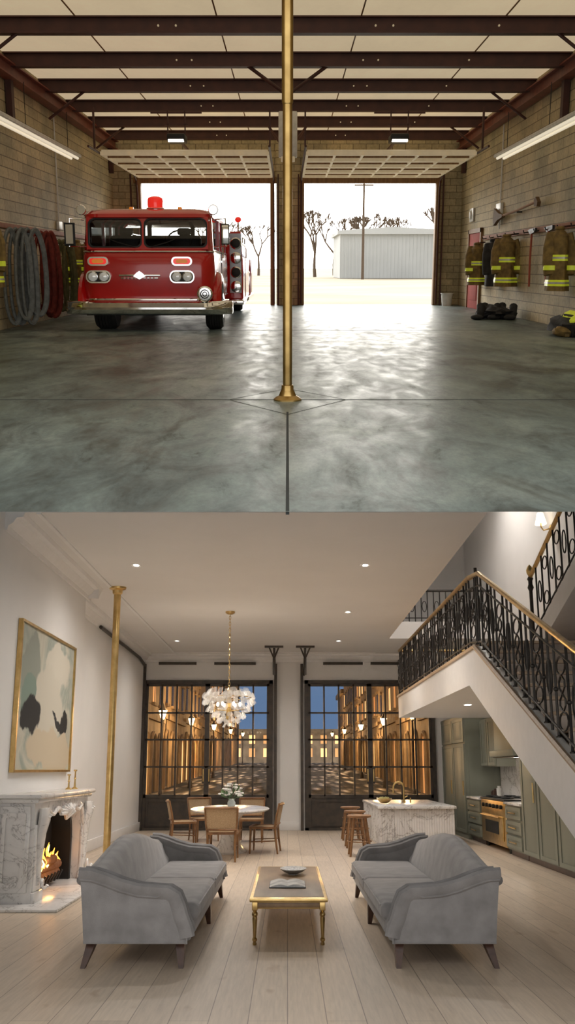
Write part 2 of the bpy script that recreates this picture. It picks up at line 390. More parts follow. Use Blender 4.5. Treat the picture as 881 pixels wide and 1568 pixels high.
# --- fire engine
def truck():
    X=-2.70; Y=19.8
    t=B('fire_engine','G',(X,Y,0))
    def plan(z,hw,fy,rad,by):
        P=[];n=6
        P.append((-hw,by,z)); 
        for i in range(n+1):
            a=R(180+90*i/n); P.append((-hw+rad+rad*math.cos(a),fy+rad+rad*math.sin(a),z))
        for i in range(n+1):
            a=R(270+90*i/n); P.append((hw-rad+rad*math.cos(a),fy+rad+rad*math.sin(a),z))
        P.append((hw,by,z)); return P
    CY=4.3
    t.loft([plan(.50,1.20,.14,.3,CY),plan(.56,1.26,.04,.32,CY),plan(.8,1.285,.0,.34,CY),plan(1.1,1.29,-.02,.34,CY),plan(1.42,1.28,.0,.34,CY),plan(1.52,1.26,.05,.33,CY),plan(1.555,1.22,.12,.3,CY)],REDP)
    t.loft([plan(2.10,1.17,.22,.28,CY),plan(2.14,1.25,.12,.33,CY+.05),plan(2.20,1.25,.14,.33,CY+.05),plan(2.27,1.18,.25,.3,CY-.05),plan(2.32,.98,.6,.3,CY-.4),plan(2.335,.5,1.2,.3,CY-1)],REDP)
    # windshield frame, two panes leaning back
    c0=-.09
    def sl(x,z): # on the leaning front plane
        return (x,.09+(z-1.55)*.16,z)
    for a,b2 in((-1.17,c0),(c0,1.17)):
        inner=rr(a+.05,b2-.04,1.60,2.10,(.1,.1,.12,.12)); outer=rr(a,b2,1.54,2.15,.002)
        mid=rr(a+.025,b2-.015,1.575,2.125,(.1,.1,.12,.12))
        for L0,L1,off,mt in((outer,mid,0,REDP),(mid,inner,-.012,BLACK)):
            t.loft([[ (p[0],sl(*p)[1]+off,p[1]) for p in L0],[(p[0],sl(*p)[1]+off,p[1]) for p in L1],[(p[0],sl(*p)[1]+.06,p[1]) for p in L1],[(p[0],sl(*p)[1]+.06,p[1]) for p in L0]],mt,closed=True)
        t.add([(p[0],sl(*p)[1]+.02,p[1]) for p in inner],[list(range(len(inner)))],WSHIELD)
    # corner posts and side glass
    for sx in(-1,1):
        t.loft([[(sx*1.16,.12,1.53),(sx*1.25,.3,1.53),(sx*1.25,.5,1.53),(sx*1.18,.4,1.53)],[(sx*1.15,.2,2.15),(sx*1.22,.36,2.15),(sx*1.22,.55,2.15),(sx*1.16,.48,2.15)]],REDP)
        for y in(2.1,3.0,4.15): t.box(sx*1.17,sx*1.25,y,y+.14,1.5,2.15,REDP)
        t.box(sx*1.2,sx*1.21,.5,4.2,1.5,2.15,WSHIELD)
        t.box(sx*1.285,sx*1.30,2.2,2.23,.6,1.5,BLACK)
        t.box(sx*1.29,sx*1.33,1.9,2.1,1.3,1.34,CHROME)
        t.cyl((sx*1.31,2.4,1.4),(sx*1.31,2.4,2.0),.015,CHROME,8)
    t.box(-1.2,1.2,4.2,4.28,1.5,1.75,REDD); 
    for x in(-1.2,-.55,.45,1.1): t.box(x,x+.1,4.2,4.28,1.7,2.15,REDD)
    # interior
    for x in(-.65,.55):
        t.box(x-.35,x+.35,1.6,1.9,1.3,1.85,BLACK,.08); t.box(x-.14,x+.14,1.65,1.8,1.85,2.0,BLACK,.05)
    st=[(.55+.24*math.cos(R(a)),.75+.08*math.sin(R(a)),1.72+.2*math.sin(R(a))) for a in range(0,360,20)]
    t.tube(st,.018,BLACK,6,True); t.ell((.0,1.2,1.62),(.35,.5,.22),BLACK)
    for sx in(-1,1): t.tube([(c0+sx*.15,.05,1.58),(c0+sx*.5,.06,1.68),(c0+sx*.62,.07,1.73)],.01,BLACK,6)
    # chrome belt line
    t.tube([Vector(p)+Vector((0,-.012,0)) for p in [(q[0]*1.003,q[1]-.004,1.50) for q in plan(1.50,1.268,.035,.33,CY)]],.016,CHROME,6)
    t.tube([(q[0],q[1],.60) for q in plan(.6,1.275,.02,.33,CY)],.02,CHROME,6)
    # lamps
    def oval(cx,cz,w,h,mat,y0,y1,r): t.prism(rr(cx-w/2,cx+w/2,cz-h/2,cz+h/2,r),'Y',y0,y1,mat)
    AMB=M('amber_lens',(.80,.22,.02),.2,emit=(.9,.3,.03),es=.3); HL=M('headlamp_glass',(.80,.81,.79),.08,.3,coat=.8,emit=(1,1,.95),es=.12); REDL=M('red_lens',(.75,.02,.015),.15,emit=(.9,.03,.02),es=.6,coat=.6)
    for cx in(-.94,.67):
        oval(cx,1.03,.48,.24,CHROME,-.07,0.05,.11); oval(cx,1.03,.43,.19,BLACK,-.075,0,.09)
        for d in(-.105,.105): t.lathe([(.0,-.115),(.05,-.11),(.078,-.095),(.085,-.07),(.09,-.02)],(cx+d,0,1.03),HL,20,'Y')
        for d in(-.105,.105): t.lathe([(.098,-.02),(.098,-.095),(.085,-.1),(.085,-.02)],(cx+d,0,1.03),CHROME,20,'Y')
        oval(cx,1.32,.40,.17,CHROME,-.06,.05,.08); oval(cx,1.32,.33,.11,REDL,-.066,0,.05); oval(cx,1.32,.22,.075,AMB,-.09,0,.037)
    # badge and trim wings
    BW=c0-.06
    t.box(BW-.4,BW+.4,-.05,0,1.035,1.075,CHROME,.01); t.box(BW-.36,BW+.36,-.055,0,.99,1.02,CHROME,.008)
    t.prism([(BW-.12,1.04),(BW-.06,1.1),(BW,1.14),(BW+.06,1.1),(BW+.12,1.04),(BW,.98)],'Y',-.07,0,CHROME)
    for i in range(9): t.box(BW-.3+i*.07,BW-.27+i*.07,-.065,0,.985,1.03,REDP)
    # bumper: long chrome with ribs
    def bp(z,o): 
        return [(-1.62,.55,z),(-1.62+.0,.12+o,z),(-1.45,-.16+o,z),(-1.1,-.3+o,z),(1.1,-.3+o,z),(1.45,-.16+o,z),(1.62,.12+o,z),(1.62,.55,z)]
    t.loft([bp(.32,.05),bp(.35,0),bp(.42,-.03),bp(.44,.03),bp(.46,-.01),bp(.54,.01),bp(.57,.06)],CHROME)
    t.box(-1.2,1.2,-.05,.4,.3,.5,BLACK)
    # siren/bell
    t.lathe([(.03,-.26),(.12,-.25),(.15,-.22),(.155,-.16),(.12,-.08),(.06,0),(.05,.1)],(1.12,-.05,.71),CHROME,24,'Y'); t.cyl((1.12,-.1,.55),(1.12,-.1,.66),.03,CHROME,8)
    for rr_ in(.04,.08): t.tube([(1.12+rr_*math.cos(R(a)),-.32,.71+rr_*math.sin(R(a))) for a in range(0,360,30)],.008,BLACK,6,True)
    # wheels
    def wheel(x,y,r,w,sx):
        t.lathe([(r*.55,-w/2),(r*.9,-w/2),(r,-w*.35),(r,w*.35),(r*.9,w/2),(r*.55,w/2)],(x,y,r),RUBBER,32,'X')
        for i in range(5): t.tube([(x-w*.3+i*w*.15,y+(r+.004)*math.cos(R(a)),r+(r+.004)*math.sin(R(a))) for a in range(0,360,15)],.008,BLACK,4,True)
        t.lathe([(0.0,0),(r*.5,.0),(r*.56,.03),(r*.3,.05),(.06,.1),(.0,.1)],(x+sx*w*.42,y,r),CHROME,20,'X')
    wheel(-.93,.75,.46,.42,-1); wheel(1.24,.75,.46,.34,1)
    for sx in(-1,1):
        wheel(sx*1.22,9.6,.44,.36,sx)
        arc=[(sx*1.32,.78+.62*math.cos(R(a)),.46+.58*math.sin(R(a))) for a in range(-5,186,12)]
        t.tube(arc,.075,REDP,8,fl=1.4)
        arc=[(sx*1.55,9.6+.68*math.cos(R(a)),.44+.62*math.sin(R(a))) for a in range(-5,186,12)]
        t.tube(arc,.07,REDP,8)
        # rear body flares out beyond the cab
        t.box(sx*1.05,sx*1.62,5.2,8.9,.45,1.45,REDP,.04); t.box(sx*1.05,sx*1.62,10.3,11.8,.45,1.45,REDP,.04); t.box(sx*1.0,sx*1.6,5.2,11.8,1.2,1.75,REDP,.05)
        t.box(sx*1.3,sx*1.66,4.5,11.9,.34,.45,CHROME,.02)
        for i in range(4): t.lathe([(.11,-.02),(.11,-.12),(.06,-.13),(.0,-.13)],(sx*1.45,5.2,.75+i*.34),BLACK if i%2 else CHROME,16,'Y')
        for i in range(4): t.lathe([(.12,0),(.14,-.05),(.12,-.06)],(sx*1.45,5.2,.75+i*.34),CHROME,16,'Y')
        t.box(sx*1.3,sx*1.58,5.18,5.2,.6,2.0,M('pump_panel',(.3,.3,.3),.3,.8))
        t.box(sx*1.3,sx*1.58,5.2,5.6,1.7,2.05,REDP,.03)
        t.cyl((sx*1.5,5.4,2.05),(sx*1.5,5.4,2.3),.02,CHROME,8); t.ell((sx*1.5,5.4,2.33),(.08,.08,.07),REDL)
        for z in(1.85,2.05): t.cyl((sx*1.4,5.6,z),(sx*1.4,11.6,z),.03,CHROME,8)
        for y in(6,8,10,11.5): t.cyl((sx*1.4,y,1.7),(sx*1.4,y,2.05),.02,CHROME,8)
        # mirrors and spot lamps
        t.tube([(sx*1.25,.35,2.1),(sx*1.5,.2,2.12),(sx*1.52,.2,1.6),(sx*1.27,.4,1.6)],.016,CHROME,6)
        t.box(sx*1.42,sx*1.58,.14,.2,1.63,2.02,BLACK,.02); t.box(sx*1.435,sx*1.565,.13,.145,1.65,2.0,CHROME,.004)
        t.cyl((sx*1.2,.35,2.15),(sx*1.27,.3,2.25),.015,CHROME,6)
        t.lathe([(.02,.1),(.09,.03),(.1,-.03),(.085,-.05),(0,-.05)],(sx*1.27,.25,2.28),CHROME,18,'Y')
    t.box(-1.1,1.1,4.4,11.7,.5,1.6,REDP,.05)
    t.box(-1.0,1.0,5,11.6,1.6,1.95,M('hose_bed',(.15,.12,.1),.8),.05)
    # roof beacon and siren
    t.lathe([(.17,0),(.18,.03),(.15,.05),(.15,.055)],(0.1,.7,2.30),CHROME,24)
    t.lathe([(.15,.0),(.155,.12),(.14,.18),(.07,.21),(0,.215)],(0.1,.7,2.35),REDL,24)
    for x in(-.35,.6): t.box(x-.04,x+.04,.5,.6,2.28,2.35,AMB,.015)
    t.build()
truck()

# hanging fire hoses on the left wall
def hoses(x,y,zt,zb,mat,cnt,hw,name='fire_hose'):
    o=B(name,'G',(x,y,0))
    for i in range(cnt):
        dx=random.uniform(-.03,.03)+(i-(cnt-1)/2)*.075; zz=zb+random.uniform(0,.22); w=hw*random.uniform(.7,1.1)
        P=[]
        for a in range(0,360,15):
            c,s_=math.cos(R(a)),math.sin(R(a))
            P.append((dx+w*c*(1-.35*max(0,s_)),(i%3-1)*.16+.15*c,(zt+zz)/2+(zt-zz)/2*(abs(s_)**.6)*(1 if s_>0 else -1)))
        o.tube(P,.058,mat,8,True,.6)
    o.cyl((-.25,0,zt-.03),(.15,0,zt-.03),.03,REDD,8)
    return o.build()
hoses(-5.20,20.3,1.92,.10,HGREY,6,.14)
hoses(-5.23,22.2,1.92,.15,HRED,5,.12)
hoses(-5.25,24.3,1.8,.1,HGRN,4,.13)
# turnout coats
def coat(x,y,zt,zb,rx,ry,body,sgn,stripes=True):
    o=B('turnout_coat','G',(x,y,0)); H=zt-zb
    def loop(t,grow=0):
        keys=[(0,.22),(.05,.55),(.12,.88),(.3,.92),(.6,.95),(1,1.12)]
        for (a,b0),(c,d) in zip(keys,keys[1:]):
            if a<=t<=c: k=b0+(d-b0)*(t-a)/(c-a); break
        P=[]
        for j in range(28):
            a=2*math.pi*j/28; f=1+.13*math.sin(5*a+t*3)*t
            P.append(((rx*k*f+grow)*math.cos(a),(ry*k*f+grow)*math.sin(a),zt-H*t))
        return P
    ts=[0,.03,.05,.08,.12,.2,.3,.42,.55,.7,.85,1]
    o.loft([loop(t) for t in ts],body)
    if stripes:
        for a in(.42,.82):
            o.loft([loop(a,.006),loop(a+.10,.006)],LIME,False); o.loft([loop(a+.035,.012),loop(a+.065,.012)],SILV,False)
    for s_ in(-1,1):
        sp=[(s_*rx*.7,-ry*.15*s_,zt-.1),(s_*rx*1.08,-ry*.2,zt-.3*H),(s_*rx*1.15,-ry*.3,zt-.55*H),(s_*rx*1.05,-ry*.45,zt-.74*H)]
        o.tube(sp,[.08,.085,.08,.075],body,10,fl=1.5)
        if stripes: o.tube([Vector(sp[3])+Vector((0,0,.18)),Vector(sp[3])+Vector((0,0,.09))],.09,LIME,10,fl=1.5)
    o.tube([(rx*.3*math.cos(R(a)),ry*.35*math.sin(R(a)),zt+.0) for a in range(0,360,30)],.04,body,8,True)
    o.cyl((0,0,zt+.02),(sgn*(rx+.02),0,zt+.05),.02,REDD,6)
    return o.build()
coat(-5.42,18.9,1.95,.85,.17,.3,TAN,-1); coat(-5.35,26.2,1.85,.75,.2,.35,TAN,-1); coat(-5.3,28,1.8,.75,.2,.4,TAN,-1)
coat(5.36,29.2,1.85,.72,.21,.35,TAN,1); coat(5.4,27.2,1.9,.72,.14,.3,DARKC,1,False); coat(5.34,25.2,1.95,.75,.24,.35,TAN,1); coat(5.36,20.4,1.95,.75,.19,.35,TAN,1)
r_=B('coat_hook_rail','G'); r_.box(5.58,5.635,17,29.6,1.96,2.08,M('rail_wood',(.35,.16,.1),.8),.01)
for y in range(18,30): r_.tube([(5.58,y,2.0),(5.48,y,1.98),(5.46,y,2.04)],.015,BLACK,6)
r_.build()
B('coat_hook_rail','G').box(-5.635,-5.58,17,31,1.96,2.06,M('rail_wood',(.35,.16,.1),.8),.01).build()
def axe(y0,y1,vertical=False,y=0,zt=0,zb=0):
    o=B('fire_axe','G')
    HW=M('axe_handle',(.36,.17,.07),.75); HB=M('axe_head_bronze',(.16,.09,.04),.75,0)
    if vertical:
        o.tube([(5.52,y,zb),(5.52,y+.05,(zb+zt)/2),(5.52,y,zt)],.024,M('pike_handle',(.42,.09,.05),.7),8)
        o.prism([(y-.35,zt-.02),(y+.1,zt-.07),(y+.35,zt+.03),(y+.1,zt+.05),(y-.35,zt+.06)],'X',5.5,5.55,BLACK)
    else:
        o.tube([(5.5,y0,2.62),(5.5,(y0+y1)/2,2.53),(5.5,y1,2.48)],[.03,.028,.035],HW,8)
        o.prism([(y1-.15,2.55),(y1+.1,2.6),(y1+.55,2.72),(y1+.65,2.5),(y1+.55,2.28),(y1+.1,2.4),(y1-.15,2.42),(y1-.5,2.45),(y1-.5,2.52)],'X',5.46,5.54,HB)
        o.prism([(y0-.2,2.6),(y0,2.72),(y0+.15,2.66),(y0+.1,2.52),(y0-.15,2.5)],'X',5.46,5.54,HB)
        o.cyl((5.5,(y0+y1)/2,2.5),(5.635,(y0+y1)/2,2.5),.02,BLACK,6)
    o.build()
axe(23,27); axe(0,0,True,23.4,2.0,.78); axe(0,0,True,21.9,2.0,.85)
d=B('door_1','G'); d.box(5.60,5.635,30.0,31.8,0,2.2,REDDOOR,.01); 
d.box(5.57,5.635,29.85,30.0,0,2.32,JAMB); d.box(5.57,5.635,31.8,31.95,0,2.32,JAMB); d.box(5.57,5.635,29.85,31.95,2.2,2.32,JAMB)
d.box(5.585,5.6,30.3,31.5,1.2,1.95,REDDOOR,.005).box(5.585,5.6,30.3,31.5,.25,.95,REDDOOR,.005).ell((5.56,30.2,1.05),(.04,.06,.04),GOLD); d.build()
o=B('fire_alarm_bell','G'); o.lathe([(.0,-.12),(.1,-.11),(.15,-.05),(.155,-.01)],(5.64,31.6,2.75),PLAS,20,'X'); o.box(5.58,5.635,31.3,31.9,2.55,2.95,PLAS,.02); o.build()
o=B('plastic_bucket','G',(5.15,33.0,0)); o.lathe([(.15,0),(.19,.38),(.205,.38),(.205,.4),(.18,.4),(.14,.03)],(0,0,0),PLAS,24); o.tube([(.2*math.cos(R(a)),-.02,.38-.12*math.sin(R(a))) for a in range(0,181,20)],.006,BLACK,6); o.build()
o=B('turnout_boots','G',(5.0,24.2,0))
for i,(x,y) in enumerate(((-.42,0),(-.25,.4),(.0,.1),(.2,.5),(.34,-.1))):
    o.tube([(x,y,.06),(x+.02,y+.05,.2),(x+.05,y+.2,.3)],[.085,.09,.1],DARKC,10); o.ell((x-.1,y-.15,.06),(.15,.16,.065),DARKC,14)
o.ell((.05,.5,.14),(.42,.7,.17),DARKC,20,.5,2.5); o.build()
o=B('turnout_gear_pile','G',(5.12,18.4,0)); o.ell((0,0,.16),(.33,.7,.2),DARKC,20,.4,2.4); o.ell((.1,-.1,.27),(.26,.5,.14),LIME,18,.5,2.6,seed=3); o.ell((-.15,-.3,.1),(.22,.3,.11),TAN,16,.4,3,seed=5); o.build()
# conduits on wall
o=B('electrical_conduit','G')
for y in(27.5,): o.cyl((5.61,y,2.2),(5.61,y,4.8),.018,PLAS,6)
o.box(5.56,5.635,27.2,27.8,2.5,2.85,PLAS,.01); o.build()
o=B('electrical_conduit','G'); o.cyl((-5.61,25.5,2.2),(-5.61,25.5,4.8),.018,PLAS,6); o.box(-5.635,-5.57,25.3,25.7,2.1,2.3,PLAS,.01); o.build()

# outside the bay doors
GRND=M('dusty_yard',(.40,.345,.25),.95,col2=(.27,.23,.165),scale=.12)
B('ground','G').add([(-200,GY+.3,-.03),(200,GY+.3,-.03),(600,1300,-.03),(-600,1300,-.03)],[(0,1,2,3)],GRND).add([(-4.9,GY-.01,-.001),(4.9,GY-.01,-.001),(4.9,GY+.6,-.001),(-4.9,GY+.6,-.001)],[(0,1,2,3)],CONC).build()
o=B('metal_warehouse','G'); SH=M('pale_siding',(.54,.56,.56),.7,col2=(.49,.51,.51),scale=.3)
o.box(6,19,118,135,0,5.0,SH); o.prism([(5.7,4.9),(19.3,4.9),(19.3,5.3),(12,5.7),(5.7,5.3)],'Y',117.5,135,SH)
for i in range(31): o.box(6+i*.42,6.06+i*.42,117.9,118,0,5.0,SH)
o.build()
BRK=M('bark',(.14,.10,.07),.9)
o=B('utility_pole','G',(7.9,118,0)); o.cyl((0,-10,0),(0,-10,10.5),.16,BRK,10,.1); o.box(-1,1,-10.1,-9.9,9.4,9.55,BRK); o.build()
def tree(x,y,h,seed):
    random.seed(seed); o=B('bare_tree','G',(x,y,0))
    def br(p,d,l,r,k):
        q=p+d*l; o.tube([p,(p+q)/2+Vector((random.uniform(-.05,.05)*l,0,0)),q],[r,r*.85,r*.65],BRK,5)
        if k>0:
            for i in range(3 if k>1 else 4):
                nd=(d+Vector((random.uniform(-.9,.9),random.uniform(-.5,.5),random.uniform(-.1,.6)))).normalized(); br(q,nd,l*.70,r*.68,k-1)
    br(Vector((0,0,0)),Vector((0,0,1)),h*.26,h*.02,4); o.build()
for i,(x,y,h) in enumerate(((3.6,135,12),(-9,150,11),(-4.5,160,11),(22,150,14),(14,170,14),(7.5,165,13),(18,165,13),(-13,165,12),(10.5,150,12))): tree(x,y,h,i+3)
random.seed(11)

# =================================================================== LIVING ROOM
LY=25.5; LC=4.27; BY=15.7
B('floor').add([(-3.9,3.2,0),(4.9,3.2,0),(4.9,LY+.2,0),(-3.9,LY+.2,0)],[(0,1,2,3)],PLANK).build()
B('wall_left').prism([(5.6,0),(LY,0),(LY,LC),(8.2,LC),(5.6,2.9)],'X',-3.83,-3.63,WHITE).build()
B('wall_chimney').prism([(5.8,0),(BY,0),(BY,LC),(8.2,LC),(5.8,2.9)],'X',-3.63,-3.2,WHITE).build()
B('wall_right').prism([(5.6,0),(LY+.2,0),(LY+.2,8.3),(16.5,8.3),(8.2,4.2),(5.6,2.9)],'X',4.6,4.8,WHITE).build()
w=B('wall_back')
w.box(-3.83,-3.64,LY,LY+.25,0,LC,WHITE).box(-.37,.43,LY,LY+.25,0,LC,WHITE).box(3.68,4.6,LY,LY+.25,0,LC,WHITE)
w.box(-3.64,-.37,LY,LY+.25,3.62,LC,WHITE).box(.43,3.68,LY,LY+.25,3.62,LC,WHITE)
w.box(2.27,4.6,LY,LY+.25,LC,8.3,WHITE); w.build()
c=B('ceiling')
c.box(-3.83,2.27,10.98,LY+.25,LC,LC+.38,CEILP); c.box(2.27,4.6,22.3,LY+.25,LC,LC+.38,CEILP); c.box(2.0,4.8,16.5,LY+.25,8.3,8.4,CEILP)
c.build()
B('wall_stairwell').prism([(11.2,LC+.38),(LY,LC+.38),(LY,8.3),(16.5,8.3),(11.2,5.2)],'X',2.12,2.2,WHITE).build()
# cornice and baseboards
def cor(b,axis,a0,a1,base,sgn):
    pr=[(0,0),(0,-.20),(.03,-.20),(.04,-.15),(.09,-.12),(.13,-.06),(.2,-.05),(.22,0)]
    if axis=='Y': # runs along x, wall at y=base
        b.prism([(base-q[0],LC+q[1]) for q in pr],'X',a0,a1,TRIM)
    else:
        b.prism([(base+sgn*q[0],LC+q[1]) for q in pr],'Y',a0,a1,TRIM)
t=B('trim_cornice'); cor(t,'Y',-3.63,4.6,LY,1); cor(t,'X',BY,LY,-3.63,1); cor(t,'X',10.98,BY+.22,-3.2,1)
t.prism([(BY,LC),(BY,LC-.2),(BY+.05,LC-.15),(BY+.22,LC-.05),(BY+.22,LC)],'X',-3.63,-3.0,TRIM)
t.box(-2.85,-2.80,10.98,LY-.4,LC-.02,LC,TRIM).box(-2.8,2.2,LY-.5,LY-.45,LC-.02,LC,TRIM)
t.build()
bb=B('baseboard_left'); bb.box(-3.63,-3.59,BY,LY,0,.2,TRIM,.008); bb.box(-3.2,-3.16,14.8,BY+.04,0,.2,TRIM,.008); bb.box(-3.63,-3.16,BY,BY+.04,0,.2,TRIM,.008); bb.box(-3.2,-3.16,6,11.3,0,.2,TRIM,.008); bb.build()
B('baseboard_back').box(-.33,.39,LY-.04,LY,0,.2,TRIM,.008).build()
# steel french windows
def steelwin(nm,x0,x1):
    o=B(nm); y0,y1=LY-.03,LY+.07; zt=3.62
    o.box(x0,x1,y0-.03,y1,zt-.09,zt,STEEL); o.box(x0,x0+.09,y0-.03,y1,0,zt,STEEL); o.box(x1-.09,x1,y0-.03,y1,0,zt,STEEL); o.box(x0,x1,y0-.03,y1,0,.06,STEEL)
    xm=(x0+x1)/2
    for a,b2 in((x0+.09,xm),(xm,x1-.09)):
        o.box(a,a+.06,y0,y1,.02,zt-.09,STEEL); o.box(b2-.06,b2,y0,y1,.02,zt-.09,STEEL); o.box(a,b2,y0,y1,zt-.15,zt-.09,STEEL)
        o.box(a,b2,y0,y1,.76,.84,STEEL); o.box(a,b2,y0+.02,y1-.02,.04,.78,STEEL); o.ring(rr(a+.08,b2-.08,.1,.72,.001),rr(a+.13,b2-.13,.15,.67,.001),'Y',y0-.005,y0+.03,STEEL)
        for i in range(1,4):
            x=a+.03+(b2-a-.06)*i/4; o.box(x-.021,x+.021,y0,y1-.02,.8,zt-.1,STEEL)
        for i in range(1,4):
            z=.84+(zt-.15-.84)*i/4; o.box(a,b2,y0,y1-.02,z-.021,z+.021,STEEL)
        o.box(a,b2,LY+.02,LY+.025,.8,zt-.12,PANE)
    for sx in(-1,1): o.box(xm+sx*.07-.015,xm+sx*.07+.015,y0-.07,y0-.04,1.15,1.45,GOLD,.008); o.box(xm+sx*.07-.03,xm+sx*.07+.03,y0-.04,y0,1.1,1.5,STEEL)
    o.build()
steelwin('window_1',-3.64,-.37); steelwin('window_2',.43,3.68)
# salvaged overhead-door track
o=B('trim_door_track')
for x in(-3.70+.1,-.30,.36): o.box(x-.035,x+.035,LY-.14,LY-.06,0,4.02,STEEL)
for a,b2 in((-3.25,-2.3),(-1.85,-.8),(.9,1.9),(2.1,3.1)): o.cyl((a,LY-.12,4.03),(b2,LY-.12,4.03),.035,STEEL,10)
o.tube([(-3.6,LY-.1,3.98),(-3.58,24.3,4.06),(-3.56,19,4.07)],.035,STEEL,8)
for x in(-.32,.42):
    o.cyl((x,23.9,LC-.01),(x,LY-.1,3.75),.03,STEEL,8); o.box(x-.22,x+.22,23.6,23.75,LC-.04,LC-.002,STEEL); o.cyl((x-.12,23.65,LC-.02),(x,24,4.0),.02,STEEL,6); o.cyl((x+.12,23.65,LC-.02),(x,24,4.0),.02,STEEL,6); o.cyl((x,23.8,4.0),(x,23.8,3.6),.03,STEEL,8)
o.build()
pole('L',-2.72,15.8,LC-.002,.055,topflange=True,mat=GOLD)
DL=emis('downlight_glow',(1,.93,.82),9)
for i,(x,y) in enumerate(((-2.16,14),(1.11,14),(-2.51,22.7),(1.12,18.4),(1.16,22.7))):
    o=B('recessed_downlight','L',(x,y,LC)); o.lathe([(.045,-.004),(.06,-.004),(.065,-.010),(.07,-.008),(.075,-.001)],(0,0,0),TRIM,20,sy=1.8); o.lathe([(0,-.006),(.04,-.006),(.04,-.002)],(0,0,0),DL,16,sy=1.8); o.build()
WARM=(1,.86,.70); NEUT=(1,.945,.88)
for i,(x,y) in enumerate(((-1.7,14),(.9,14),(-1.9,22.7),(1.12,18.4),(1.16,22.7),(-.9,11.6),(-1.8,18.4),(-.4,15.5))):
    light('ceiling_spot_lamp','SPOT','L',(x,y,LC-.03),205,NEUT,.12,angle=168,blend=1)
# chandelier
o=B('chandelier','L',(-1.06,18.35,0))
o.lathe([(.0,LC-.06),(.04,LC-.055),(.085,LC-.03),(.09,LC-.002)],(0,0,0),GOLD,24)
z=2.86; i=0
while z<LC-.06:
    P=[((.018*math.cos(R(a)) if i%2 else 0),(0 if i%2 else .03*math.cos(R(a))),z+.03+.04*math.sin(R(a))) for a in range(0,360,45)]
    o.tube(P,.005,GOLD,5,True); z+=.055; i+=1
o.lathe([(.0,2.30),(.05,2.32),(.04,2.6),(.03,2.8),(.05,2.84),(.02,2.88)],(0,0,0),GOLD,16)
for tier,(rad,zz,cnt,sz) in enumerate(((.42,2.72,22,.11),(.42,2.62,22,.11),(.35,2.50,19,.11),(.26,2.39,15,.10),(.16,2.30,10,.10),(.34,2.79,18,.11),(.05,2.22,4,.09))):
    for j in range(cnt):
        a=2*math.pi*(j+.5*tier)/cnt+random.uniform(-.1,.1); w=sz*random.uniform(.8,1.15)
        T=Matrix.Translation((rad*math.cos(a),rad*math.sin(a)*1.5,zz+random.uniform(-.02,.02)))@Matrix.Rotation(a+random.uniform(-.5,.5),4,'Z')@Matrix.Rotation(random.uniform(-.3,.3),4,'X')
        vs=[];fs=[];n=5
        for u in range(n):
            for v in range(n):
                p=(u/(n-1)-.5)*2; q=(v/(n-1)-.5)*2
                r2=1-.2*abs(p)**2; r3=1-.2*abs(q)**2
                vs.append((.04*(p*p)-.02*q,p*w*.55*r3,q*w*.5*r2+.01*math.sin(6*p)))
        fs=[(u*n+v,u*n+v+1,(u+1)*n+v+1,(u+1)*n+v) for u in range(n-1) for v in range(n-1)]
        o.add(vs,fs,PETALG,T)
BULB=emis('chandelier_bulb_glow',(1,.80,.55),12)
for k_ in range(6): a=k_*1.047; o.ell((.2*math.cos(a),.3*math.sin(a),2.58),(.025,.025,.04),BULB,8)
for tt in(.4,.3): o.tube([(tt*math.cos(R(a)),tt*1.5*math.sin(R(a)),2.70 if tt==.4 else 2.5) for a in range(0,360,20)],.008,GOLD,5,True)
o.build()
light('chandelier_lamp','POINT','L',(-1.06,18.35,2.52),55,WARM,.06)

# painting
o=B('framed_painting','L',(-3.195,13.37,2.30)); o.box(.0,.03,-1.50,1.50,-.86,.86,ART); o.ring(rr(-1.55,1.55,-.89,.89,.001),rr(-1.50,1.50,-.86,.86,.001),'X',0,.055,GOLD); o.build()
# fireplace
o=B('fireplace','L'); x0,x1=-3.195,-2.80; ya,yb=11.55,14.55; ym=(ya+yb)/2
outer=rr(ya,yb,0,1.08,.001,9); inner=rr(ya+.44,yb-.36,.02,.92,(.001,.001,.34,.34),9)
inner=[(p[0],p[1]-(.06*math.cos((p[0]-ym)*3.2) if p[1]>.85 else 0)) for p in inner]
o.ring(outer,inner,'X',x0,x1,MARB)
inn2=[((p[0]-ym)*.92+ym,p[1]*.95) for p in inner]
o.ring([((p[0]-ym)*1.0+ym,p[1]) for p in inner],inn2,'X',x0,x1-.12,BLACK)
o.box(x0,x0+.02,ya+.3,yb-.3,0,1.0,SOOT)
o.box(x0,x1+.09,ya-.12,yb+.12,1.13,1.18,MARB,.02); o.box(x0,x1+.05,ya-.05,yb+.05,1.08,1.13,MARB,.02)
for yy,sg in((ya+.22,1),(yb-.20,-1)):
    o.box(x1-.02,x1+.04,yy-.21,yy+.21,0,.14,MARB,.015); o.box(x1-.02,x1+.02,yy-.17,yy+.17,.14,.85,MARB,.015)
    o.tube([(x1+.01,yy,.2),(x1+.015,yy,.5),(x1+.03,yy,.75),(x1+.06,yy,.9),(x1+.06,yy,1.02)],[.03,.04,.05,.06,.05],MARB,12,fl=2.6,up=(1,0,0))
    for zz in(.95,.2): o.tube([(x1+.05+.010*k_,yy+(.13-.014*k_)*math.cos(R(45*k_)),zz+(.075-.008*k_)*math.sin(R(45*k_))) for k_ in range(9)],.018,MARB,8)
for k_ in range(-4,5):
    a=R(90+k_*20); o.tube([(x1+.03,ym,.85),(x1+.07,ym+.2*math.cos(a),.92+.05*math.sin(a)),(x1+.05,ym+.42*math.cos(a),.90+.13*math.sin(a))],[.02,.035,.02],MARB,8)
o.tube([(x1+.02,p[0],p[1]+.0) for p in [((q[0]-ym)*1.04+ym,q[1]*1.03) for q in inner[9:27]]],.026,MARB,8)
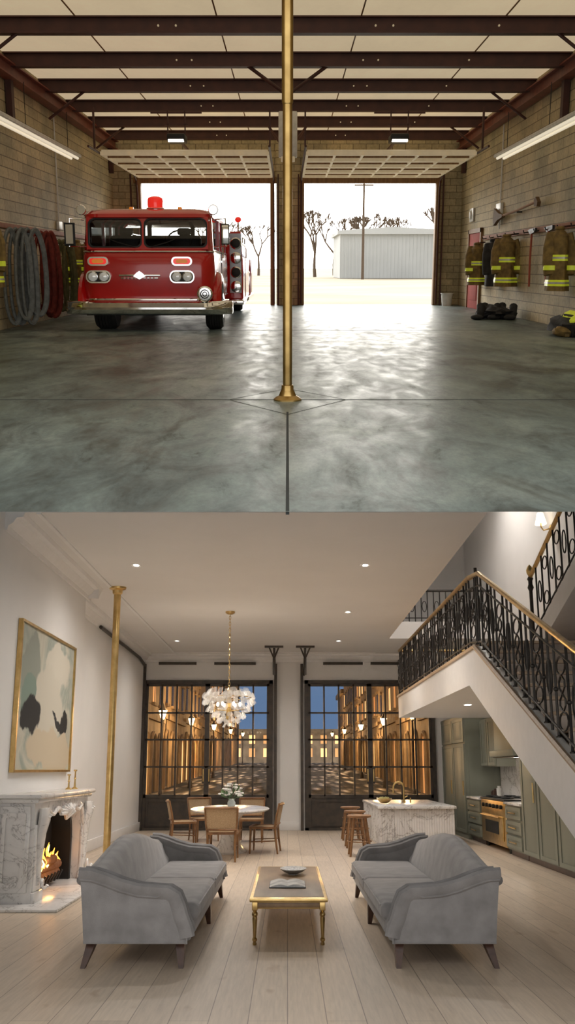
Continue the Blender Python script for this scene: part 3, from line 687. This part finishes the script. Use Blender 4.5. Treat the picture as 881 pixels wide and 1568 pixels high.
for sg in(-1,1):
    o.tube([(x1+.03,ym+sg*(.35+.09*k_),.96+.03*math.sin(k_*1.1)) for k_ in range(8)],[.035,.03,.03,.025,.025,.022,.02,.015],MARB,8)
# near end of the jamb facing the room
o.box(-3.18,-2.84,ya-.04,ya,.14,1.05,MARB,.012); o.ring(rr(-3.14,-2.88,.2,.98,.02),rr(-3.10,-2.92,.25,.93,.02),'Y',ya-.07,ya-.03,MARB)
# grate, logs
for k_ in range(7): o.tube([(-3.12+.0,ym-.55+k_*.18,.1),(-2.95,ym-.55+k_*.18,.09),(-2.9,ym-.55+k_*.18,.2)],.014,BLACK,6)
BKW=M('log_bark',(.09,.05,.03),.9,col2=(.03,.018,.012),scale=20,emit=(1,.25,.03),es=.12)
for (a,b2,zz) in((-.6,.55,.16),(-.45,.6,.25),(-.5,.3,.33)): o.cyl((-3.05,ym+a,zz),(-3.0+zz*.1,ym+b2,zz+.02),.055,BKW,10)
o.build()
o=B('hearth_slab'); o.box(-3.16,-2.40,11.1,14.9,0.001,.03,MARB,.008); o.build()
FL1=emis('flame_orange',(1,.33,.04),5); FL2=emis('flame_yellow',(1,.62,.16),8)
o=B('fire_flames','L',(-3.0,13.1,.2))
for k_ in range(13):
    y=-.55+k_*.09+random.uniform(-.03,.03); h=random.uniform(.13,.32)*(1-abs(k_-6)*.07)
    o.tube([(0,y,.05),(.02,y+.03,h*.35+.05),(0,y-.02,h*.7+.05),(.015,y+.02,h+.05)],[.02,.03,.016,.002],FL2 if k_%2 else FL1,8)
o.build(); light('fire_glow','POINT','L',(-2.95,13.0,.35),6,(1,.45,.13),.1)
for i,(y,h) in enumerate(((14.0,.20),(14.4,.26))):
    o=B('candlestick','L',(-2.96,y,1.18)); o.lathe([(.045,0),(.045,.01),(.015,.03),(.01,h*.5),(.02,h*.55),(.01,h*.6),(.01,h*.9),(.025,h*.93),(.025,h)],(0,0,0),GOLD,16); o.build()

# sofas
def sofa(xb,sgn,yb0):
    o=B('camelback_sofa','L',(xb,yb0,0),scale=(sgn,1,1)); Ls=4.35
    def zt(y): t=(y/Ls-.5)*2; return .66+.17*(math.cos(math.pi*min(1,abs(t)*1.02))*.5+.5)
    o.box(.02,.80,.12,Ls-.12,.17,.31,VELVET,.03)
    for a,b2 in((.28,Ls/2-.01),(Ls/2+.01,Ls-.28)):
        o.box(.16,.84,a,b2,.29,.43,VELVET,.055,seg=4)
        o.tube([(.835,a+.08,.405),(.835,b2-.08,.405)],.008,VELVET,6); 
    loops=[]
    for j in range(25):
        y=.10+(Ls-.20)*j/24; z1=zt(y); sec=[(.04,.18),(.0,.35),(-.045,z1-.12),(-.06,z1-.06),(-.045,z1-.015),(-.01,z1),(.05,z1-.01),(.09,z1-.05),(.13,z1-.16),(.17,.45),(.2,.3),(.2,.18)]
        loops.append([(p[0],y,p[1]) for p in sec])
    o.loft(loops,VELVET)
    top=[(-.05,.68),(.04,.675),(.14,.645),(.26,.60),(.4,.565),(.54,.555),(.63,.55),(.675,.52),(.70,.46),(.725,.38),(.76,.3),(.775,.24),(.775,.175)]
    sil=top+[(.0,.175),(-.02,.4)]
    for ya,yc,so in((.0,.30,-1),(Ls-.30,Ls,1)):
        o.loft([[(p[0],ya,p[1]) for p in sil],[(p[0],yc,p[1]) for p in sil]],VELVET)
        yo=ya if so<0 else yc
        for w_ in(0,1):
            o.tube([(p[0]-.005,(ya+.02+w_*(yc-ya-.04)),p[1]-.025) for p in top[:-1]],.045 if w_==(0 if so<0 else 1) else .035,VELVET,10,fl=1.9)
        o.tube([(p[0]+.005,yo+so*.02,p[1]-.05 if i_<6 else p[1]) for i_,p in enumerate(top)],.007,VELVET,6)
        o.tube([(.775,yo,.18),(.0,yo,.18)],.009,VELVET,6)
    # rolled top of the back
    o.tube([( -.055,.1+ (Ls-.2)*j/24,zt(.1+(Ls-.2)*j/24)-.045) for j in range(25)],.04,VELVET,10)
    for (x,y,dx,dy) in((.05,.16,-.05,-.12),(.72,.16,.02,-.12),(.05,Ls-.16,-.05,.12),(.74,Ls-.16,.03,.1),(.76,Ls*.52,.02,0)):
        a=Vector((x,y,.19)); b2=Vector((x+dx,y+dy,0))
        o.loft([[(a.x+sx*.035,a.y+sy*.08,a.z) for sx,sy in((-1,-1),(1,-1),(1,1),(-1,1))],[((a.x+b2.x)/2+sx*.027,(a.y+b2.y)/2+.0+sy*.06,.09) for sx,sy in((-1,-1),(1,-1),(1,1),(-1,1))],[(b2.x+sx*.017,b2.y+sy*.04,0) for sx,sy in((-1,-1),(1,-1),(1,1),(-1,1))]],DWOOD)
    o.build()
sofa(-1.54,1,8.1); sofa(1.575,-1,8.1)
# coffee table
o=B('coffee_table','L',(.01,9.05,0)); W_,D_=.335,2.9
o.box(-W_,W_,0,D_,.352,.382,GOLD,.008); o.box(-W_+.03,W_-.03,.09,D_-.09,.36,.386,TOAK,.003)
o.box(-W_+.03,W_-.03,.07,D_-.07,.29,.352,GOLD,.004); o.box(-W_+.07,W_-.07,.055,.08,.302,.342,TOAK,.003)
for sx in(-1,1):
    o.box(sx*(W_-.03)-.008,sx*(W_-.03)+.008,.2,D_-.2,.302,.342,TOAK)
    for y in(.1,D_-.1):
        x=sx*(W_-.045)
        o.box(x-.024,x+.024,y-.05,y+.05,.28,.352,GOLD,.004)
        o.lathe([(.024,.28),(.015,.268),(.024,.255),(.026,.24),(.019,.225),(.022,.21),(.013,.06),(.021,.05),(.021,.035),(.012,.025),(.018,.01),(.016,0)],(x,y,0),GOLD,12,sy=1.6)
o.build()
o=B('open_book','L',(.0,9.75,.387)); o.box(-.17,.17,0,.55,0,.008,BLACK,.002)
PAPER=M('book_paper',(.75,.73,.70),.7,col2=(.42,.42,.42),scale=7)
for sx in(-1,1):
    vs=[];n=7
    for u in range(n):
        for v in(0,1): vs.append((sx*.165*u/(n-1),.01+.53*v,.009+.022*math.sin(math.pi*min(1,.12+u/(n-1)*.88))))
    o.add(vs+[(a,b2,.008) for a,b2,_ in vs],[(2*u,2*u+1,2*u+3,2*u+2) for u in range(n-1)]+[(0+2*u,2*n+2*u,2*n+2*u+2,2*u+2) for u in range(n-1)],PAPER)
o.build()
o=B('ceramic_bowl','L',(.06,11.0,.387)); o.lathe([(.05,0),(.055,.012),(.1,.03),(.135,.055),(.14,.062),(.13,.06),(.09,.035),(.03,.02),(0,.018)],(0,0,0),M('speckled_ceramic',(.55,.54,.52),.4,col2=(.3,.3,.3),scale=40),28,sy=1.8); o.build()

# dining set
o=B('dining_table','L',(-1.04,18.9,0))
o.lathe([(.0,.70),(.55,.70),(.66,.715),(.71,.74),(.71,.755),(.69,.765),(0,.765)],(0,0,0),MARB,48,sy=2.3)
o.lathe([(.30,0),(.31,.03),(.26,.06),(.17,.2),(.14,.4),(.17,.58),(.28,.68),(.3,.70)],(0,0,0),MARB,32,sy=1.8)
o.build()
def chair(x,y,rot,name='dining_chair'):
    o=B(name,'L',(x,y,0),rot=rot,post=(1,1.7,1)) # faces +y
    o.ring(rr(-.26,.26,-.25,.25,.07),rr(-.21,.21,-.20,.20,.05),'Z',.42,.46,OAK); o.box(-.215,.215,-.205,.205,.435,.45,CANE)
    for sx in(-1,1):
        o.tube([(sx*.22,.21,.43),(sx*.225,.22,.2),(sx*.23,.225,0)],[.024,.02,.014],OAK,8)
        o.tube([(sx*.23,-.27,0),(sx*.22,-.235,.25),(sx*.225,-.22,.44),(sx*.25,-.25,.62),(sx*.265,-.3,.84)],[.015,.021,.024,.021,.017],OAK,8)
        o.tube([(sx*.22,.21,.2),(sx*.22,-.23,.22)],.01,OAK,6)
    top=[(-.265+.53*i/10,-.3-.045*math.sin(math.pi*i/10),.84) for i in range(11)]
    o.tube(top,.024,OAK,8,fl=.8); low=[(-.245+.49*i/10,-.245-.03*math.sin(math.pi*i/10),.50) for i in range(11)]; o.tube(low,.016,OAK,8)
    o.add([p for i in range(11) for p in(low[i],top[i])],[(2*i,2*i+1,2*i+3,2*i+2) for i in range(10)],CANE)
    o.build()
chair(-1.07,17.35,0); chair(-2.05,20.6,R(-90)+.25); chair(-.42,18.9,R(90)-.1); chair(-.75,21.6,R(180)); chair(-1.75,21.9,R(-150))
# flowers
o=B('flower_vase','L',(-1.02,18.9,.766)); GL=M('vase_glass',(.55,.60,.58),.1,.1)
o.lathe([(.05,0),(.07,.04),(.075,.09),(.05,.14),(.055,.16)],(0,0,0),GL,20)
LEAF=M('leaf_green',(.10,.17,.06),.6,col2=(.05,.10,.04),scale=20); PET=M('white_petal',(.80,.78,.74),.6)
for k_ in range(48):
    a=random.uniform(0,6.28); e_=random.uniform(.1,1.4); rad=random.uniform(.12,.25); q=Vector((math.cos(a)*math.cos(e_)*rad,math.sin(a)*math.cos(e_)*rad*1.4,.17+math.sin(e_)*rad))
    if k_%4==0: o.tube([(0,0,.1),q*.6+Vector((0,0,.07)),q],.004,LEAF,5)
    if k_%2: 
        for m_ in range(5): o.ell(q+Vector((.026*math.cos(m_*1.25),.026*math.sin(m_*1.25),.008)),(.028,.028,.018),PET,8)
    else:
        d=q.normalized(); o.tube([q*.6+Vector((0,0,.06)),q,q+d*.05],[.004,.028,.002],LEAF,6,fl=.25)
o.build()

# kitchen island + stools
o=B('kitchen_island'); IX0,IX1,IY0,IY1,IZ=1.76,3.30,20.3,24.4,.75
o.box(IX0+.04,IX1-.04,IY0+.12,IY1-.1,.0,IZ-.05,MARB2)
n=30
for i in range(n):
    x=IX0+.06+(IX1-IX0-.12)*i/(n-1); o.tube([(x,IY0+.12,0.02),(x,IY0+.12,IZ-.06)],.024,MARB2,8,fl=1.5)
for i in range(26):
    y=IY0+.2+(IY1-IY0-.4)*i/25; o.tube([(IX0+.04,y,.02),(IX0+.04,y,IZ-.06)],.03,MARB2,8)
o.box(IX0,IX1,IY0,IY1,IZ-.055,IZ,MARB2,.008); o.build()
o=B('kitchen_faucet','L',(2.5,22.3,IZ)); o.cyl((0,0,0),(0,0,.05),.035,GOLD,14); o.tube([(0,0,0),(0,0,.30)]+[(-.11+.11*math.cos(R(a)),0,.32+.11*math.sin(R(a))) for a in range(0,181,20)]+[(-.22,0,.2)],.02,GOLD,10); o.cyl((0,0,.1),(.08,0,.14),.01,GOLD,8)
o.cyl((.14,0,0),(.14,0,.1),.014,GOLD,8); o.build()
o=B('brass_bowl','L',(2.05,22.0,IZ)); o.lathe([(.06,0),(.1,.02),(.15,.07),(.165,.1),(.15,.1),(.09,.03),(0,.02)],(0,0,0),GOLD,24,sy=1.6)
for k_ in range(6): o.ell((.07*math.cos(k_),.1*math.sin(k_),.09),(.045,.045,.04),M('pear_skin',(.45,.42,.15),.5),10)
o.build()
def stool(x,y):
    o=B('bar_stool','L',(x,y,0),post=(1.25,1.9,1))
    o.lathe([(.0,.62),(.12,.62),(.165,.64),(.17,.665),(.15,.675),(.08,.665),(0,.662)],(0,0,0),OAK,24)
    for a in(45,135,225,315):
        c_,s_=math.cos(R(a)),math.sin(R(a)); o.tube([(c_*.11,s_*.11,.63),(c_*.2,s_*.2,0)],[.022,.015],OAK,8)
    o.tube([(.165*math.cos(R(a)),.165*math.sin(R(a)),.24) for a in range(0,360,20)],.011,OAK,6,True)
    o.tube([(.135*math.cos(R(a)),.135*math.sin(R(a)),.45) for a in range(0,360,20)],.009,OAK,6,True)
    o.build()
stool(1.25,18.2); stool(1.30,20.1); stool(1.34,22.2)

# kitchen cabinets along the right wall
WX=4.59
def cabdoor(o,y0,y1,z0,z1,x=3.85,handle=None):
    o.box(x-.02,x,y0+.03,y1-.03,z0+.015,z1-.015,SAGE,.004)
    o.ring(rr(y0+.04,y1-.04,z0+.02,z1-.02,.001),rr(y0+.16,y1-.16,z0+.08,z1-.08,.001),'X',x-.032,x-.018,SAGE)
    if handle=='v': o.cyl((x-.055,y0+.12,(z0+z1)/2-.15),(x-.055,y0+.12,(z0+z1)/2+.15),.012,GOLD,8)
    if handle=='h': o.cyl((x-.055,(y0+y1)/2-.25,(z0+z1)/2),(x-.055,(y0+y1)/2+.25,(z0+z1)/2),.012,GOLD,8)
o=B('pantry_cabinet'); o.box(3.85,WX,22.25,25.45,0,2.6,SAGE); cabdoor(o,22.25,23.8,.1,2.0,handle='v'); cabdoor(o,23.8,25.4,.1,2.0,handle='v'); cabdoor(o,22.25,23.8,2.0,2.55); cabdoor(o,23.8,25.4,2.0,2.55); o.box(3.82,WX,22.24,25.45,2.52,2.6,SAGE,.01)
o.ring(rr(3.92,4.55,.15,2.0,.001),rr(4.02,4.45,.25,1.9,.001),'Y',22.235,22.26,SAGE); o.build()
for a,b2 in((20.75,22.2),(17.15,18.4)):
    o=B('base_cabinet')
    o.box(3.87,WX,a,b2,.1,.85,SAGE); o.box(3.93,WX,a,b2,0,.1,DWOOD)
    for z0,z1 in((.12,.36),(.36,.6),(.6,.84)): cabdoor(o,a,b2,z0,z1,3.87,'h')
    o.box(3.82,WX,a,b2,.85,.89,MARB2,.005)
    o.build()
o=B('kitchen_range'); o.box(3.86,4.58,18.44,20.72,.1,.88,GOLD,.01); o.box(3.83,3.86,18.6,20.5,.2,.62,GOLD,.01); o.box(3.82,3.84,18.95,20.15,.3,.52,BLACK,.005); o.cyl((3.79,18.7,.6),(3.79,20.4,.6),.016,GOLD,8); o.box(3.84,4.58,18.44,20.72,.88,.92,BLACK,.01)
for i in range(6): o.lathe([(.035,0),(.035,-.04),(.02,-.045)],(3.86,18.75+i*.33,.78),BLACK,12,'X')
for y in(18.9,19.6,20.3): 
    for x in(4.0,4.35): o.tube([(x+.1*math.cos(R(a)),y+.22*math.sin(R(a)),.94) for a in range(0,360,30)],.012,BLACK,6,True)
for x in(3.95,4.5):
    for y in(18.55,20.6): o.cyl((x,y,0),(x,y,.1),.03,BLACK,8)
o.build()
for a,b2 in((20.66,22.2),(17.15,18.44)):
    o=B('wall_cabinet'); o.box(4.2,WX,a,b2,1.5,2.48,SAGE); cabdoor(o,a,(a+b2)/2,1.5,2.47,4.2); cabdoor(o,(a+b2)/2,b2,1.5,2.47,4.2); o.build()
o=B('range_hood'); o.box(4.15,WX,18.5,20.6,1.78,2.48,SAGE); o.box(4.05,WX,18.46,20.64,1.68,1.80,SAGE,.01); o.box(4.1,4.57,18.6,20.5,1.66,1.69,BLACK); o.build()
B('trim_backsplash').box(4.582,4.598,17.15,22.2,.89,1.66,MARB2).build()
o=B('cutting_board','L',(4.48,18.0,.89)); bw=M('board_wood',(.3,.15,.07),.5); o.prism([(.34*math.cos(R(a)),.21+.2*math.sin(R(a))) for a in range(-60,241,15)],'X',.0,.03,bw); o.box(0,.03,-.06,.06,.38,.54,bw,.01); o.build()
for k_,(y,h) in enumerate(((0,.22),(.35,.16),(.6,.12))):
    o=B('countertop_jar','L',(4.35,21.3+y,.89)); o.lathe([(.05,0),(.055,h*.8),(.03,h*.85),(.035,h)],(0,0,0),DWOOD if k_ else PLAS,14); o.build()
o=B('tall_cabinet'); o.box(3.87,WX,12.6,17.1,.1,2.1,SAGE); o.box(3.93,WX,12.6,17.1,0,.1,DWOOD)
for i in range(4): cabdoor(o,12.7+i*1.1,12.7+(i+1)*1.1,.1,2.08,3.87,'v')
o.build()
light('under_cabinet_lamp','POINT','L',(4.35,19.5,1.6),12,WARM,.06); light('kitchen_spot_lamp','SPOT','L',(3.2,17.5,2.46),38,NEUT,.08)
light('kitchen_spot_lamp','SPOT','L',(3.4,20.5,2.46),26,NEUT,.08)
o=B('recessed_downlight','L',(3.02,17.0,2.488)); o.lathe([(0,-.006),(.05,-.006),(.06,0)],(0,0,0),DL,16,sy=1.8); o.build()

# staircase
sl_=.355
def zst(y): return 2.94+(y-12.5)*sl_ if y<12.5 else 2.94
o=B('staircase')
o.prism([(4.25,0),(12.5,2.94),(21.4,2.94),(21.4,2.49),(13.0,2.49),(6.0,0)],'X',2.34,2.44,TRIM)
o.prism([(4.6,0),(12.6,2.75),(21.4,2.90),(21.4,2.49),(13.0,2.49),(6.1,.02)],'X',2.44,4.58,TRIM)
TRD=M('stair_tread_oak',(.50,.36,.24),.45,col2=(.40,.28,.18),stretch=(.4,3,1)); RIS=M('stair_riser',(.58,.49,.41),.6)
ns=18
for i in range(ns):
    z1=2.94*(i+1)/ns; y0=4.25+(12.5-4.25)*i/ns; y1=4.25+(12.5-4.25)*(i+1)/ns
    o.box(2.44,4.58,y0,y0+.04,z1-.1633,z1-.03,RIS); o.box(2.44,4.58,y0-.07,y1+.05,z1-.035,z1,TRD,.006)
o.box(2.36,4.58,12.5,21.4,2.9,2.955,TRD)
o.tube([(2.335,4.3,-.0+.02),(2.335,12.5,2.93),(2.335,21.4,2.93)],.03,TRD,6)
# second flight, climbing back over the first
def z2(y): return 2.94+(15.3-y)*.30
o.prism([(15.3,2.94),(10.0,z2(10.0)),(10.0,z2(10.0)-.38),(15.3,2.7)],'X',3.5,3.58,TRIM); o.prism([(15.3,2.9),(10.0,z2(10.0)-.14),(10.0,z2(10.0)-.36),(15.3,2.72)],'X',3.58,4.58,TRIM)
for i in range(11):
    y1=15.3-i*.48; z1=z2(y1-.48); o.box(3.58,4.58,y1-.02,y1+.02,z1-.15,z1-.03,RIS); o.box(3.58,4.58,y1-.5,y1+.05,z1-.035,z1,TRD,.005)
o.build()
def scroll(o,x,y,z,ry,rz,axis='X'):
    o.tube([(x,y+ry*math.cos(R(a)),z+rz*math.sin(R(a))) for a in range(0,360,30)],.0095,IRON,5,True)
o=B('stair_balustrade'); X=2.39
path=[(y/10,zst(y/10)) for y in range(43,126,4)]+[(y/10,2.94) for y in range(130,215,4)]
def rail(o,h,r,mat,n=8): o.tube([(X,y,z+h) for y,z in path],r,mat,n,fl=1.2)
rail(o,.95,.03,GOLD,10); rail(o,.10,.013,IRON,6); rail(o,.80,.012,IRON,6)
y=4.6;k_=0
while y<21.4:
    z=zst(y)
    for yy_ in (y,y+.2 if k_%2 else y):
        zz_=zst(yy_); o.cyl((X,yy_,zz_+.02),(X,yy_,zz_+.93),.0125,IRON,6)
    o.lathe([(.012,0),(.024,.012),(.024,.028),(.012,.04)],(X,y,z+.42),IRON,8); o.lathe([(.025,0.02),(.025,.03),(.012,.04)],(X,y,z),IRON,8)
    if k_%2==0:
        ym_=y+.2; zm=zst(ym_); scroll(o,X,ym_,zm+.70,.14,.08); scroll(o,X,ym_,zm+.22,.14,.08)
        o.tube([(X,ym_+.1*math.sin(t_*1.05),zm+.30+t_*.053) for t_ in range(7)],.01,IRON,5); o.tube([(X,ym_-.1*math.sin(t_*1.05),zm+.30+t_*.053) for t_ in range(7)],.01,IRON,5)
    else: scroll(o,X,y+.2,zst(y+.2)+.5,.09,.16)
    y+=.4;k_+=1
o.cyl((X,12.5,2.96),(X,12.5,3.93),.02,IRON,8)
# return across far end of the landing
for i in range(10):
    x=2.39+.21*i; o.cyl((x,21.35,2.96),(x,21.35,3.88),.0115,IRON,6)
    if i%2: o.tube([(x+.105+.07*math.cos(R(a)),21.35,3.5+.15*math.sin(R(a))) for a in range(0,360,30)],.009,IRON,5,True)
o.cyl((2.39,21.35,3.89),(4.55,21.35,3.89),.03,GOLD,8); o.build()
o=B('stair_balustrade')
k_=0
o.tube([(3.54,14.3,z2(14.3)+.93),(3.54,10,z2(10)+.93)],.032,GOLD,8); o.tube([(3.54,14.3,z2(14.3)+.10),(3.54,10,z2(10)+.1)],.012,IRON,6)
o.lathe([(.04,0),(.045,.05),(.025,.1),(.025,.75),(.045,.8),(.03,.85),(.03,.9),(.045,.93),(.02,.97),(.045,1.02),(.05,1.06),(.03,1.11),(0,1.14)],(3.54,14.35,z2(14.35)-.02),IRON,14,sy=1.4)
o.lathe([(.021,.97),(.046,1.02),(.051,1.06),(.031,1.11),(0,1.145)],(3.54,14.35,z2(14.35)-.02),GOLD,14,sy=1.4)
y=14.0
while y>10:
    o.cyl((3.54,y,z2(y)),(3.54,y,z2(y)+.92),.0125,IRON,6)
    if k_%2: scroll(o,3.54,y-.17,z2(y-.17)+.72,.12,.09); scroll(o,3.54,y-.17,z2(y-.17)+.24,.12,.09)
    else: scroll(o,3.54,y-.17,z2(y-.17)+.48,.08,.15)
    y-=.34;k_+=1
o.build()
o=B('landing_railing')
for i in range(17):
    x=2.32+.14*i; o.cyl((x,22.36,4.65),(x,22.36,5.33),.012,IRON,6)
    if i%2: o.tube([(x+.07+.05*math.cos(R(a)),22.36,5.0+.12*math.sin(R(a))) for a in range(0,360,30)],.009,IRON,5,True)
o.cyl((2.27,22.36,5.36),(4.59,22.36,5.36),.028,IRON,8); o.cyl((2.27,22.36,4.74),(4.59,22.36,4.74),.012,IRON,6); o.build()
o=B('wall_sconce','L',(4.595,16.9,5.5)); SH2=M('sconce_shade',(.85,.8,.7),.6,emit=(1,.82,.55),es=1.6)
o.lathe([(.06,0),(.07,-.02),(.03,-.04)],(0,0,0),GOLD,16,'X'); o.tube([(-.03,0,0),(-.14,0,-.03),(-.18,0,.03),(-.18,0,.1)],.012,GOLD,8); o.lathe([(.05,.28),(.1,.08),(.095,.08),(.045,.28)],(-.18,0,0),SH2,20,sy=1.5); o.build()
light('sconce_bulb','POINT','L',(4.35,16.9,5.75),6,WARM,.05)
light('stairwell_spot_lamp','SPOT','L',(3.4,19,8.2),400,NEUT,.15)

# =================================================================== STREET AT DUSK
def sz(y): return -.05+(y-26)*.022
B('street').add([(-6.15,25.8,-.06),(6.15,25.8,-.06),(6.15,128,sz(128)),(-6.15,128,sz(128))],[(0,1,2,3)],COB).build()
STN=M('sandstone_facade',(.36,.26,.155),.85,col2=(.21,.145,.085),scale=1.2)
GLOW=emis('lit_window',(1,.60,.24),1.3); GLOW2=emis('lit_window_dim',(1,.50,.18),.35); DKW=M('dark_window',(.03,.035,.05),.2)
for sx in(-1,1):
    yy=27.2; bi=0
    while yy<122:
        Lb=random.uniform(9,13); H=random.uniform(8.2,10.0); o=B('street_building'); x=sx*6.2; zb=sz(yy)-.3
        o.box(x,x+sx*5,yy,yy+Lb-.05,zb-1,zb+H,STN); o.box(x-sx*.35,x,yy,yy+Lb-.05,zb+H-.5,zb+H,STN,.05); o.box(x-sx*.15,x,yy,yy+Lb-.05,zb+3.7,zb+3.95,STN)
        nb=int(Lb//2.4)
        for i in range(nb):
            yc=yy+(i+.5)*Lb/nb
            arch=[(yc-.75,zb+.4),(yc+.75,zb+.4)]+[(yc+.75*math.cos(R(a)),zb+2.3+.75*math.sin(R(a))) for a in range(0,181,20)]
            o.prism(arch,'X',x-sx*.04,x+sx*.1,random.choice([GLOW,GLOW2,DKW,DKW]))
            o.tube([(x-sx*.06,p[0],p[1]) for p in [(yc+.85,zb+.3)]+[(yc+.85*math.cos(R(a)),zb+2.3+.85*math.sin(R(a))) for a in range(0,181,20)]+[(yc-.85,zb+.3)]],.09,STN,6)
            o.box(x-sx*.06,x,yc-.04,yc+.04,zb+.4,zb+3,STEEL)
            for fl in(0,1,2):
                if zb+4.4+fl*2.1+1.5>zb+H-.6: break
                z0=zb+4.5+fl*2.1; o.box(x-sx*.03,x+sx*.1,yc-.38,yc+.38,z0,z0+1.35,random.choice([GLOW,GLOW2,DKW,DKW,DKW])); o.box(x-sx*.14,x,yc-.62,yc+.62,z0-.14,z0,STN); o.box(x-sx*.12,x,yc-.6,yc+.6,z0+1.35,z0+1.5,STN)
                o.box(x-sx*.05,x,yc-.03,yc+.03,z0,z0+1.35,STEEL)
        o.build(); yy+=Lb; bi+=1
o=B('street_building'); o.box(-9,9,136,142,0,6.6,STN); o.box(-9,9,135.7,136,6.3,6.6,STN)
for i in range(8):
    for f_ in range(2): o.box(-7+i*1.9,-6.2+i*1.9,135.9,136.1,3.0+f_*1.7,4.1+f_*1.7,GLOW2 if (i+f_)%2 else GLOW)
o.build()
LAMPG=emis('street_lamp_globe',(1,.66,.30),22)
for sx in(-1,1):
    for j,y in enumerate((40,52,68,88,112)):
        z0=sz(y); o=B('street_lamp','L',(sx*4.9,y,z0)); o.lathe([(.12,0),(.10,.3),(.05,.4),(.04,3.0),(.08,3.05),(.04,3.1)],(0,0,0),IRON,12); o.lathe([(.07,3.1),(.16,3.4),(.17,3.42),(.03,3.6)],(0,0,0),LAMPG,8); o.lathe([(.2,3.42),(.08,3.55),(.02,3.7)],(0,0,0),IRON,8); o.build()
        light('street_lamp_bulb','POINT','L',(sx*4.9-sx*.4,y,z0+3.35),560 if j<4 else 700,(1,.60,.25),.12)

# =================================================================== WORLD + CAMERA
wd=bpy.data.worlds.new('sky'); scene.world=wd; wd.use_nodes=True; nt=wd.node_tree; nt.nodes.clear()
out=N(nt,'ShaderNodeOutputWorld'); tc=N(nt,'ShaderNodeTexCoord'); sp=N(nt,'ShaderNodeSeparateXYZ'); L_(nt,tc.outputs['Generated'],sp.inputs[0])
def bg(c,s):
    b=N(nt,'ShaderNodeBackground'); b.inputs[0].default_value=(*c,1); b.inputs[1].default_value=s; return b
day=bg((1,.965,.89),9.0); dusk=bg((.14,.23,.40),.9); back=bg((1,.98,.955),1.55)
def mr(o,a,b):
    m=N(nt,'ShaderNodeMapRange'); m.inputs[1].default_value=a; m.inputs[2].default_value=b; L_(nt,o,m.inputs[0]); return m.outputs[0]
ab=N(nt,'ShaderNodeMath',operation='ABSOLUTE'); L_(nt,sp.outputs[0],ab.inputs[0])
dm_=N(nt,'ShaderNodeMath',operation='MULTIPLY'); L_(nt,mr(sp.outputs[2],.466,.4705),dm_.inputs[0]); L_(nt,mr(ab.outputs[0],.72,.62),dm_.inputs[1])
m1=N(nt,'ShaderNodeMixShader'); L_(nt,dm_.outputs[0],m1.inputs[0]); L_(nt,dusk.outputs[0],m1.inputs[1]); L_(nt,day.outputs[0],m1.inputs[2])
m2=N(nt,'ShaderNodeMixShader'); L_(nt,mr(sp.outputs[1],-.05,.15),m2.inputs[0]); L_(nt,back.outputs[0],m2.inputs[1]); L_(nt,m1.outputs[0],m2.inputs[2]); L_(nt,m2.outputs[0],out.inputs[0])
cd=bpy.data.cameras.new('camera'); cam=bpy.data.objects.new('camera',cd); scene.collection.objects.link(cam)
cd.sensor_fit='HORIZONTAL'; cd.sensor_width=36; cd.lens=62.5; cd.clip_end=2500; cd.clip_start=.05
cam.location=(0,0,CAM_H); cam.rotation_euler=(R(90+14.43),0,0); scene.camera=cam
scene.view_settings.view_transform='Standard'
